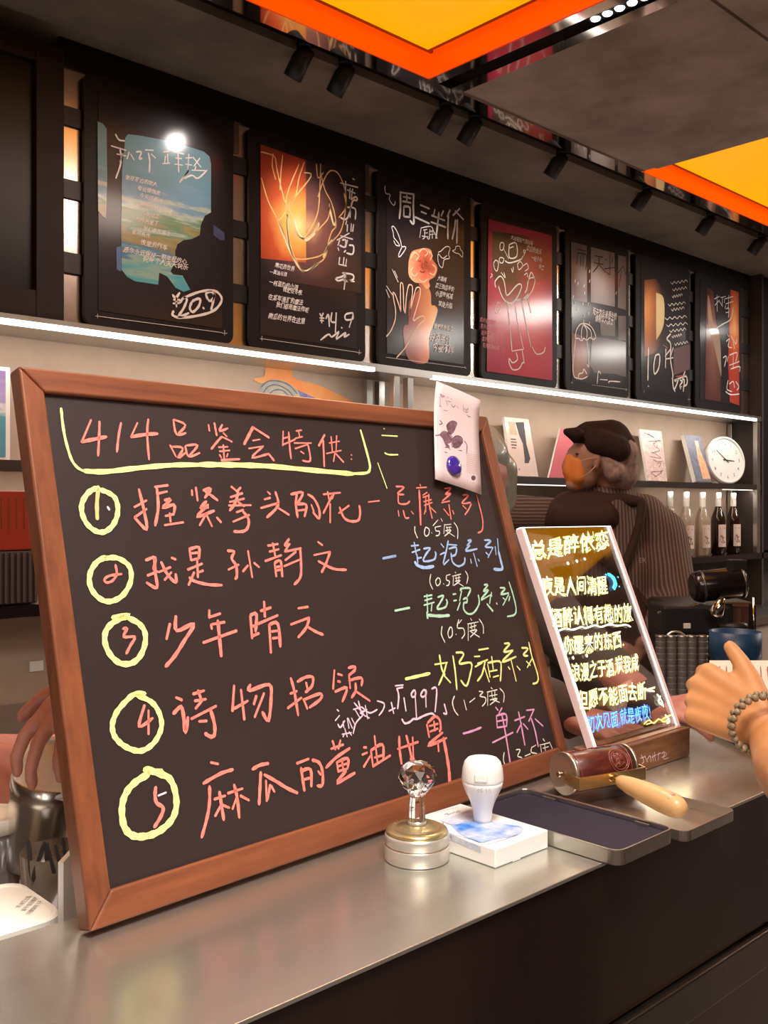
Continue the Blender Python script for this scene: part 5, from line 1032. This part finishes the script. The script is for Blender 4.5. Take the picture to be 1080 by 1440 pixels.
# ---- customer at the right, hand with bracelet
cloth = mat('dark_customer_coat', (.05, .035, .035), .8)
t = thing('person', 'customer at the right edge reaching over the bar with a beaded bracelet on the wrist', 'person', (1.35, -.05, 0))
W = PD(1074, 1022, 1.10); Dh = (PD(1002, 985, 1.15)-W)
ch_ = make_hand(W, Dh, -fv+uz*.1, 1, 1.02, curls=((.95, 1.1, .6), (1.0, 1.1, .6), (1.05, 1.1, .6), (1.1, 1.1, .6)), spread=.05, thumb=(.62, .25, -.05), tl=.80)
El = PD(1165, 1130, .93)
Dv = (W-El)
ch_ += [[(W+Dh.normalized()*.01, .021), (W-Dh.normalized()*.01+Vector((0, 0, -.002)), .026), (PD(1098, 1050, 1.06), .033), (PD(1120, 1078, 1.0), .043), (El, .045), (Vector((1.38, .12, 1.36)), .055), (Vector((1.32, -.05, 1.42)), .07)],
        [(Vector((1.32, -.05, 1.42)), .07), (Vector((1.50, -.12, 1.44)), .075), (Vector((1.68, -.2, 1.42)), .07), (Vector((1.76, -.15, 1.16)), .05), (Vector((1.66, .08, 1.02)), .04)],
        [(Vector((1.5, -.12, 1.42)), .06), (Vector((1.5, -.09, 1.52)), .055)], [(Vector((1.5, -.1, 1.60)), .085), (Vector((1.5, -.085, 1.67)), .095)], [(Vector((1.5, .0, 1.62)), .015), (Vector((1.5, .012, 1.60)), .014)],
        [(Vector((1.5, -.12, 1.42)), .12), (Vector((1.5, -.13, 1.2)), .13), (Vector((1.5, -.14, .95)), .14)],
        [(Vector((1.42, -.14, .95)), .09), (Vector((1.42, -.13, .5)), .06), (Vector((1.42, -.15, .08)), .045), (Vector((1.42, -.03, .04)), .035)],
        [(Vector((1.58, -.14, .95)), .09), (Vector((1.58, -.13, .5)), .06), (Vector((1.58, -.15, .08)), .045), (Vector((1.58, -.03, .04)), .035)]]
fused('body', capsules(ch_, 16), .0036, 'skin', t, 5)
coat = [[(Vector((1.34, -.08, 1.42)), .085), (Vector((1.5, -.12, 1.43)), .095), (Vector((1.68, -.19, 1.42)), .085)], [(Vector((1.5, -.12, 1.40)), .145), (Vector((1.5, -.13, 1.2)), .155), (Vector((1.5, -.14, .85)), .175)],
        [(Vector((1.68, -.2, 1.42)), .085), (Vector((1.76, -.15, 1.16)), .065), (Vector((1.70, .0, 1.07)), .055)]]
fused('coat', capsules(coat), .012, cloth, t, 3)
fused('trousers', capsules([[(Vector((1.42, -.14, .95)), .11), (Vector((1.42, -.13, .5)), .08), (Vector((1.42, -.15, .12)), .06)], [(Vector((1.58, -.14, .95)), .11), (Vector((1.58, -.13, .5)), .08), (Vector((1.58, -.15, .12)), .06)]]), .014, 'black_soft', t, 3)
fused('hair', capsules([[(Vector((1.5, -.13, 1.62)), .095), (Vector((1.5, -.11, 1.69)), .10)]]), .01, 'black_soft', t, 3)
# beaded bracelet
bc = PD(1066, 1014, 1.092); bax = (W-PD(1110, 1065, 1.03)).normalized()
e1 = bax.cross(uz).normalized(); e2 = bax.cross(e1)
brc = MB().tube([bc-bax*.0078+(e1*math.cos(2*math.pi*q/40)*.0325+e2*math.sin(2*math.pi*q/40)*.0345) for q in range(40)], .0012, 6, closed=True).build('bracelet', 'black_soft', t)
bm_ = mat('bead_olive', (.16, .10, .05), .4, col2=(.32, .24, .14), noise_scale=150)
for row in range(2):
    for k in range(25):
        a = 2*math.pi*(k+.5*row)/25
        MB().sphere(bc-bax*(.004+row*.0075)+(e1*math.cos(a)*.0325+e2*math.sin(a)*.0345), .0043, 8).build('bead', bm_, brc)
# brochure and papers
def quad_sheet(name, pts, th, m, parent):
    n = (pts[1]-pts[0]).cross(pts[3]-pts[0]).normalized(); return MB().prism([p for p in pts], n*th).build(name, m, parent), n
paper = mat('brochure_paper', (.72, .55, .46), .55)
Q = [PD(999, 986, 1.24), PD(1098, 990, 1.16), PD(1098, 910, 1.20), PD(998, 929, 1.28)]
Q[2] = Q[1]+Q[3]-Q[0]
t = thing('brochure', 'printed paper leaflet held up by the customer at the right edge', 'leaflet', tuple(Q[0]))
o, n = quad_sheet('sheet', Q, .0006, paper, t)
if n.dot(fv) > 0: n = -n
rows_ = []
U = (Q[1]-Q[0]); V_ = (Q[3]-Q[0])
def qf(u, v): return Q[0]+U*u+V_*v+n*.0008
Un = U.normalized(); Vn = n.cross(Un).normalized()
for k in range(9):
    x = .06+k*.10; L_ = .55 if k % 3 else .75
    rows_.append([(x, .85), (x+.004, .85-L_*.5), (x, .85-L_)])
strokes('print_lines', rows_, qf, .0016, mat('brochure_ink', (.22, .12, .09), .6), t, (Un, Vn, n), smooth=True)
strokes('print_lines', [[(.86, .8), (.87, .4)], [(.92, .85), (.93, .3)]], qf, .003, mat('brochure_red', (.5, .12, .10), .6), t, (Un, Vn, n))
z = CT+.0006
P4 = [PZ(984, 1019, z), PZ(1012, 1014, z), PZ(1100, 1040, z), PZ(1100, 1070, z)]
t = thing('paper_slip', 'white paper slips lying on the bar under the customer hand', 'paper', tuple(P4[0]))
MB().prism(P4, (0, 0, .0008)).build('slip', 'white_soft', t)
MB().prism([p+Vector((.004, .006, .001)) for p in P4], (0, 0, .0006)).build('slip', 'white_soft', t)
z2 = z+.0034; P5 = [PZ(990, 1024, z2), PZ(1016, 1019, z2), PZ(1110, 1052, z2), PZ(1110, 1078, z2)]
t = thing('phone', 'slim dark phone lying on the paper slips at the right edge', 'phone', tuple(P5[0]))
MB().prism(P5, (0, 0, .005)).build('phone_body', 'black_gloss', t, .001)

# ---- barista in striped shirt and flat cap, seen from behind
def stripes(name, c1, c2, period, ang, rough=.85):
    m = bpy.data.materials.new(name); m.use_nodes = True; nt = m.node_tree; b = nt.nodes['Principled BSDF']; b.inputs['Roughness'].default_value = rough
    tc = nt.nodes.new('ShaderNodeTexCoord'); mp = nt.nodes.new('ShaderNodeMapping'); mp.inputs['Rotation'].default_value = ang
    wv_ = nt.nodes.new('ShaderNodeTexWave'); wv_.inputs['Scale'].default_value = .314/period; wv_.inputs['Distortion'].default_value = 1.2; wv_.inputs['Detail'].default_value = 1; wv_.inputs['Detail Scale'].default_value = .6
    cr = nt.nodes.new('ShaderNodeValToRGB'); cr.color_ramp.elements[0].color = (*c1, 1); cr.color_ramp.elements[1].color = (*c2, 1); cr.color_ramp.elements[0].position = .45; cr.color_ramp.elements[1].position = .85
    nt.links.new(tc.outputs['Object'], mp.inputs[0]); nt.links.new(mp.outputs[0], wv_.inputs['Vector']); nt.links.new(wv_.outputs['Fac'], cr.inputs[0]); nt.links.new(cr.outputs[0], b.inputs['Base Color'])
    return m
shirt = stripes('striped_shirt', (.085, .05, .042), (.20, .145, .125), .0115, (0, 0, math.radians(43.2)))
sleeve = stripes('striped_sleeve', (.085, .05, .042), (.20, .145, .125), .0115, (0, math.radians(90), 0))
brown = mat('dark_brown_apron', (.040, .018, .013), .8)
capm = mat('brown_flat_cap', (.032, .013, .010), .9, noise_amt=.3, noise_scale=60)
t = thing('person', 'barista with a dark flat cap, orange face mask and striped shirt, back turned', 'person', (PD(860, 900, 3.25).x, PD(860, 900, 3.25).y, 0))
def E(px, py, D): return PD(px, py, D)
hp_ = E(860, 1000, 3.25); hx, hy = hp_.x, hp_.y
def leg_(dx): c = Vector((hx, hy, 0))+g_*dx; return [(c+uz*.92, .10), (c+uz*.5, .07), (c+uz*.10, .05), (c+uz*.04+fv*.1, .04)]
head = [[(E(856, 636, 3.2), .070), (E(840, 640, 3.2), .076)], [(E(826, 638, 3.2), .058), (E(822, 668, 3.2), .048)], [(E(812, 676, 3.2), .034), (E(806, 680, 3.2), .026)], [(E(806, 636, 3.2), .020), (E(796, 656, 3.2), .016)],
        [(E(862, 668, 3.22), .058), (E(862, 712, 3.25), .066)], [(E(840, 646, 3.125), .012), (E(838, 657, 3.128), .010)]]
tor = [[(E(855, 725, 3.25), .10), (E(868, 800, 3.25), .13), (E(868, 900, 3.25), .13), (E(862, 1010, 3.25), .13)], [(E(792, 728, 3.27), .062), (E(930, 752, 3.24), .066)]]
rarm = [[(E(934, 756, 3.22), .062), (E(955, 838, 3.12), .048), (E(912, 893, 3.05), .036), (E(898, 905, 3.02), .028)]]
larm = [[(E(790, 728, 3.27), .056), (E(735, 722, 3.25), .048), (E(660, 715, 3.3), .040), (E(640, 720, 3.3), .030)]]
hnd = make_hand(E(898, 905, 3.02), E(870, 935, 3.0)-E(898, 905, 3.02), -fv+uz*.4, 1, 1, curls=((.6, .8, .5),))
hnd2 = make_hand(E(640, 720, 3.3), -g_, uz, -1, 1, curls=((.4, .6, .5),))
fused('body', capsules(head+tor+rarm+larm+hnd+hnd2+[leg_(-.09), leg_(.09)], 14), .0055, 'skin_face', t, 4)
big = lambda chs, k: [[(p, r+k) for p, r in c] for c in chs]
fused('shirt', capsules(big(tor[:1], .022)+[[(E(800, 722, 3.27), .072), (E(855, 712, 3.25), .088), (E(928, 750, 3.24), .088)], [(E(905, 725, 3.23), .075), (E(938, 775, 3.21), .078), (E(940, 835, 3.18), .075), (E(905, 860, 3.2), .10)], [(E(862, 690, 3.24), .066), (E(862, 712, 3.25), .08)]]
      + [[(E(934, 760, 3.22), .080), (E(952, 838, 3.12), .064), (E(918, 885, 3.05), .048)]]), .010, shirt, t, 5)
fused('sleeve', capsules([[(E(795, 730, 3.27), .070), (E(735, 723, 3.25), .066), (E(695, 720, 3.275), .062), (E(652, 715, 3.3), .052)]]), .010, sleeve, t, 4)
fused('flat_cap', capsules([[(E(830, 616, 3.2), .058), (E(858, 619, 3.2), .070), (E(868, 630, 3.2), .064)], [(E(842, 622, 3.14), .045), (E(868, 632, 3.14), .045)], [(E(812, 612, 3.2), .030), (E(797, 607, 3.2), .014)], [(E(812, 610, 3.14), .022), (E(798, 607, 3.15), .012)], [(E(812, 612, 3.26), .022), (E(798, 608, 3.25), .012)]]), .006, capm, t, 6)
fused('hair_net', capsules([[(E(866, 640, 3.2), .078), (E(872, 668, 3.2), .058)], [(E(850, 640, 3.14), .020), (E(864, 664, 3.14), .036)]]), .007, mat('pale_hair_net', (.48, .34, .30), .7, col2=(.20, .11, .09), noise_scale=45, bump=.5), t, 3)
fused('face_mask', capsules([[(E(804, 646, 3.2), .026), (E(803, 661, 3.2), .031), (E(810, 678, 3.2), .030)], [(E(813, 652, 3.175), .024), (E(814, 670, 3.175), .027)]]), .006, mat('orange_mask', (.80, .26, .055), .7), t, 4)
mb = MB(); mb.tube([E(817, 648, 3.125), E(827, 645, 3.118), E(839, 644, 3.115)], .0016, 6); mb.build('mask_loop', mat('mask_elastic', (.6, .42, .34), .6), t)
mb = MB(); mb.tube([E(817, 672, 3.13), E(828, 665, 3.125), E(838, 655, 3.115)], .0016, 6); mb.build('mask_loop', bpy.data.materials['mask_elastic'], t)
MB().sphere(E(811, 638, 3.158), .0055, 10, (1, 1, .5)).build('eye', 'ink_black', t)
fused('apron_yoke', capsules([[(E(778, 730, 3.225), .048), (E(798, 712, 3.22), .052), (E(840, 706, 3.185), .040), (E(880, 703, 3.165), .024), (E(903, 706, 3.14), .018)], [(E(788, 745, 3.22), .044), (E(850, 752, 3.17), .040)], [(E(795, 728, 3.19), .056), (E(850, 728, 3.15), .050)]]), .008, brown, t, 5)
def strap(pts): fused('apron_strap', capsules([[(E(p[0], p[1], p[2]+.02), .0155) for p in pts]]), .007, brown, t, 3)
strap([(903, 706, 3.10), (900, 735, 3.09), (889, 770, 3.085), (876, 800, 3.07), (860, 822, 3.08)])
strap([(806, 752, 3.15), (838, 778, 3.09), (872, 812, 3.07), (900, 842, 3.07), (925, 862, 3.04)])
fused('apron', capsules([[(E(872, 850, 3.12), .08), (E(885, 900, 3.10), .10), (E(880, 1000, 3.10), .12)], [(E(850, 850, 3.12), .08), (E(845, 1000, 3.10), .12)]]), .012, brown, t, 4)
fused('trousers', capsules([[(p, r+.02) for p, r in leg_(dx)[:3]] for dx in (-.09, .09)]), .014, 'black_soft', t, 3)
text_lines('lettering', [('ER', E(898, 791, 3.068), g_*.020, uz*.022, -fv, 0, 0)], mat('shirt_print', (.40, .32, .30), .7), t, .004)

def face(hc, f, t, side):
    # brows, eyes, ears and an orange mask on the side of the head that f points to
    for s_ in (-1, 1):
        MB().sphere(hc+f*.082+side*s_*.032+uz*.010, .0085, 12).build('eye', 'white_soft', t)
        MB().sphere(hc+f*.0885+side*s_*.032+uz*.010, .0042, 10).build('pupil', 'ink_black', t)
        MB().tube([hc+f*.084+side*s_*.018+uz*.027, hc+f*.086+side*s_*.032+uz*.031, hc+f*.078+side*s_*.048+uz*.026], .0026, 6).build('eyebrow', 'black_soft', t)
    fused('face_mask', capsules([[(hc+f*.072-uz*.020, .030), (hc+f*.076-uz*.045, .034), (hc+f*.064-uz*.080, .030)], [(hc+f*.046-uz*.030-side*.034, .038), (hc+f*.046-uz*.030+side*.034, .038)], [(hc+f*.044-uz*.068-side*.022, .036), (hc+f*.044-uz*.068+side*.022, .036)]]), .006, bpy.data.materials['orange_mask'], t, 4)
def ears(hc, side): return [[(hc-side*.086+uz*.008, .012), (hc-side*.088-uz*.014, .009)], [(hc+side*.086+uz*.008, .012), (hc+side*.088-uz*.014, .009)]]
# ---- worker behind the chalkboard right side, shower cap, hands on the ledge
t = thing('person', 'worker mostly hidden behind the chalkboard, grey cap edge and hands showing on the bar', 'person', (1.5, 1.47, 0))
hc = PD(655, 682, 1.93)
fc = -fv
sh_r, sh_l = Vector((1.30, 1.36, 1.31)), Vector((1.66, 1.40, 1.31))
w1 = PD(800, 1008, 1.42); w2 = PD(925, 998, 1.40)
body = ears(hc, g_)+[[(hc+uz*.02, .086), (hc-uz*.02, .082)], [(hc-fv*.05-uz*.04, .048), (hc-fv*.046-uz*.075, .036)], [(hc-uz*.08, .05), (Vector((1.48, 1.38, 1.34)), .06)],
        [(sh_r, .06), (Vector((1.48, 1.38, 1.33)), .08), (sh_l, .06)], [(Vector((1.48, 1.40, 1.30)), .11), (Vector((1.48, 1.46, 1.1)), .12), (Vector((1.48, 1.50, .92)), .13)],
        [(sh_r, .056), (Vector((1.10, 1.10, 1.15)), .042), (w1-(PD(850, 1024, 1.365)-w1).normalized()*.01, .026), (w1, .024)],
        [(sh_l, .056), (Vector((1.58, 1.08, 1.12)), .042), (PD(915, 996, 1.5), .028), (w2, .023)],
        [(Vector((1.40, 1.48, .92)), .10), (Vector((1.40, 1.46, .5)), .07), (Vector((1.40, 1.5, .08)), .05), (Vector((1.40, 1.40, .04)), .04)], [(Vector((1.56, 1.50, .92)), .10), (Vector((1.56, 1.46, .5)), .07), (Vector((1.56, 1.5, .08)), .05), (Vector((1.56, 1.40, .04)), .04)]]
body += make_hand(w1, PD(850, 1024, 1.365)-w1, uz*1-fv*.3, -1, .86, curls=((.15, .45, .35),), spread=.12, thumb=(.5, .2, .1))
body += make_hand(w2, PD(985, 992, 1.30)-w2, -fv*.8+uz*.6, 1, .80, curls=((.3, .4, .3),), spread=.04, thumb=(.3, .1, .1))
fused('body', capsules(body, 14), .0042, 'skin_pink', t, 4)
capg = mat('grey_green_shower_cap', (.30, .29, .235), .35, col2=(.20, .19, .15), noise_scale=22, bump=.9, coat=.3)
face(hc, fc, t, g_)
fused('shower_cap', capsules([[(hc+uz*.045+fv*.012, .092), (hc-uz*.01+fv*.035, .090)], [(hc+g_*.070+uz*.03+fv*.01, .036), (hc+g_*.074-uz*.03+fv*.015, .030), (hc+g_*.062-uz*.075+fv*.02, .020)], [(hc-g_*.070+uz*.03+fv*.01, .036), (hc-g_*.074-uz*.03+fv*.015, .030)], [(hc+g_*.045-uz*.01, .048), (hc+g_*.052-uz*.05, .034)]]), .007, capg, t, 3)
gs = mat('grey_work_shirt', (.075, .055, .05), .85)
fused('shirt', capsules([[(sh_r, .075), (Vector((1.48, 1.38, 1.33)), .095), (sh_l, .075)], [(Vector((1.48, 1.40, 1.28)), .135), (Vector((1.48, 1.46, 1.1)), .14), (Vector((1.48, 1.50, .85)), .16)], [(sh_r, .075), (Vector((1.12, 1.12, 1.16)), .056), (PD(770, 990, 1.46), .043), (w1, .034)], [(sh_l, .075), (Vector((1.58, 1.08, 1.12)), .056), (PD(905, 990, 1.60), .043), (w2, .031)]]), .011, gs, t, 4)
fused('trousers', capsules([[(Vector((x, 1.50, .92)), .12), (Vector((x, 1.46, .5)), .09), (Vector((x, 1.5, .14)), .065)] for x in (1.40, 1.56)]), .014, 'black_soft', t, 3)

# ---- worker behind the chalkboard left side, hands pressing the lid
t = thing('person', 'worker hidden behind the chalkboard left side, both hands closing the pitcher lid', 'person', (.88, 1.46, 0))
hc = PD(215, 660, 1.62); nk = Vector((hc.x, hc.y, 1.36)); s_r, s_l = nk+Vector((-.10, -.01, -.05)), nk+Vector((.18, .03, -.05))
wl = PD(-34, 1062, 1.05); wr = PD(152, 935, .985)
X0, Y0 = nk.x, nk.y+.05
body = ears(hc, g_)+[[(hc+uz*.02, .086), (hc-uz*.02, .082)], [(hc-fv*.05-uz*.04, .048), (hc-fv*.046-uz*.075, .036)], [(hc-uz*.08, .05), (nk, .06)], [(s_r, .058), (nk-uz*.02, .08), (s_l, .058)],
        [(Vector((X0, Y0, 1.28)), .11), (Vector((X0, Y0+.02, 1.1)), .12), (Vector((X0, Y0+.05, .92)), .13)],
        [(s_r, .052), (Vector((.74, 1.22, 1.07)), .040), (PD(45, 1062, 1.22), .026), (wl, .024)], [(s_l, .052), (Vector((.98, 1.22, 1.12)), .040), (PD(200, 925, 1.08), .030), (wr, .024)],
        [(Vector((X0-.08, Y0+.03, .92)), .10), (Vector((X0-.08, Y0, .5)), .07), (Vector((X0-.08, Y0+.03, .08)), .05), (Vector((X0-.08, Y0-.06, .04)), .04)], [(Vector((X0+.08, Y0+.03, .92)), .10), (Vector((X0+.08, Y0, .5)), .07), (Vector((X0+.08, Y0+.03, .08)), .05), (Vector((X0+.08, Y0-.06, .04)), .04)]]
body += make_hand(wl, PD(-4, 1112, 1.02)-wl, -fv*.8-g_*.1+uz*.5, -1, .86, curls=((.05, .25, .3), (.1, .3, .3), (.15, .3, .3), (.2, .3, .3)), spread=.08, thumb=(.5, .2, .1))
body += make_hand(wr, PD(112, 980, .94)-wr, uz*.5-fv*.8-g_*.3, 1, .80, curls=((.2, .5, .5),), spread=.22, thumb=(.6, .2, .3))
fused('body', capsules(body, 14), .0036, 'skin_pink', t, 4)
fused('shirt', capsules([[(s_r, .072), (nk-uz*.02, .095), (s_l, .072)], [(Vector((X0, Y0, 1.26)), .135), (Vector((X0, Y0+.02, 1.1)), .14), (Vector((X0, Y0+.05, .85)), .16)], [(s_r, .070), (Vector((.76, 1.24, 1.09)), .050)], [(s_l, .070), (Vector((.97, 1.24, 1.13)), .055)]]), .011, shirt, t, 4)
face(hc, fc, t, g_)
fused('cap', capsules([[(hc+uz*.05+fv*.014, .090), (hc+uz*.01+fv*.035, .088)]]), .009, capm, t, 3)
fused('trousers', capsules([[(Vector((X0+x, Y0+.03, .92)), .12), (Vector((X0+x, Y0, .5)), .09), (Vector((X0+x, Y0+.03, .14)), .065)] for x in (-.08, .08)]), .014, 'black_soft', t, 3)
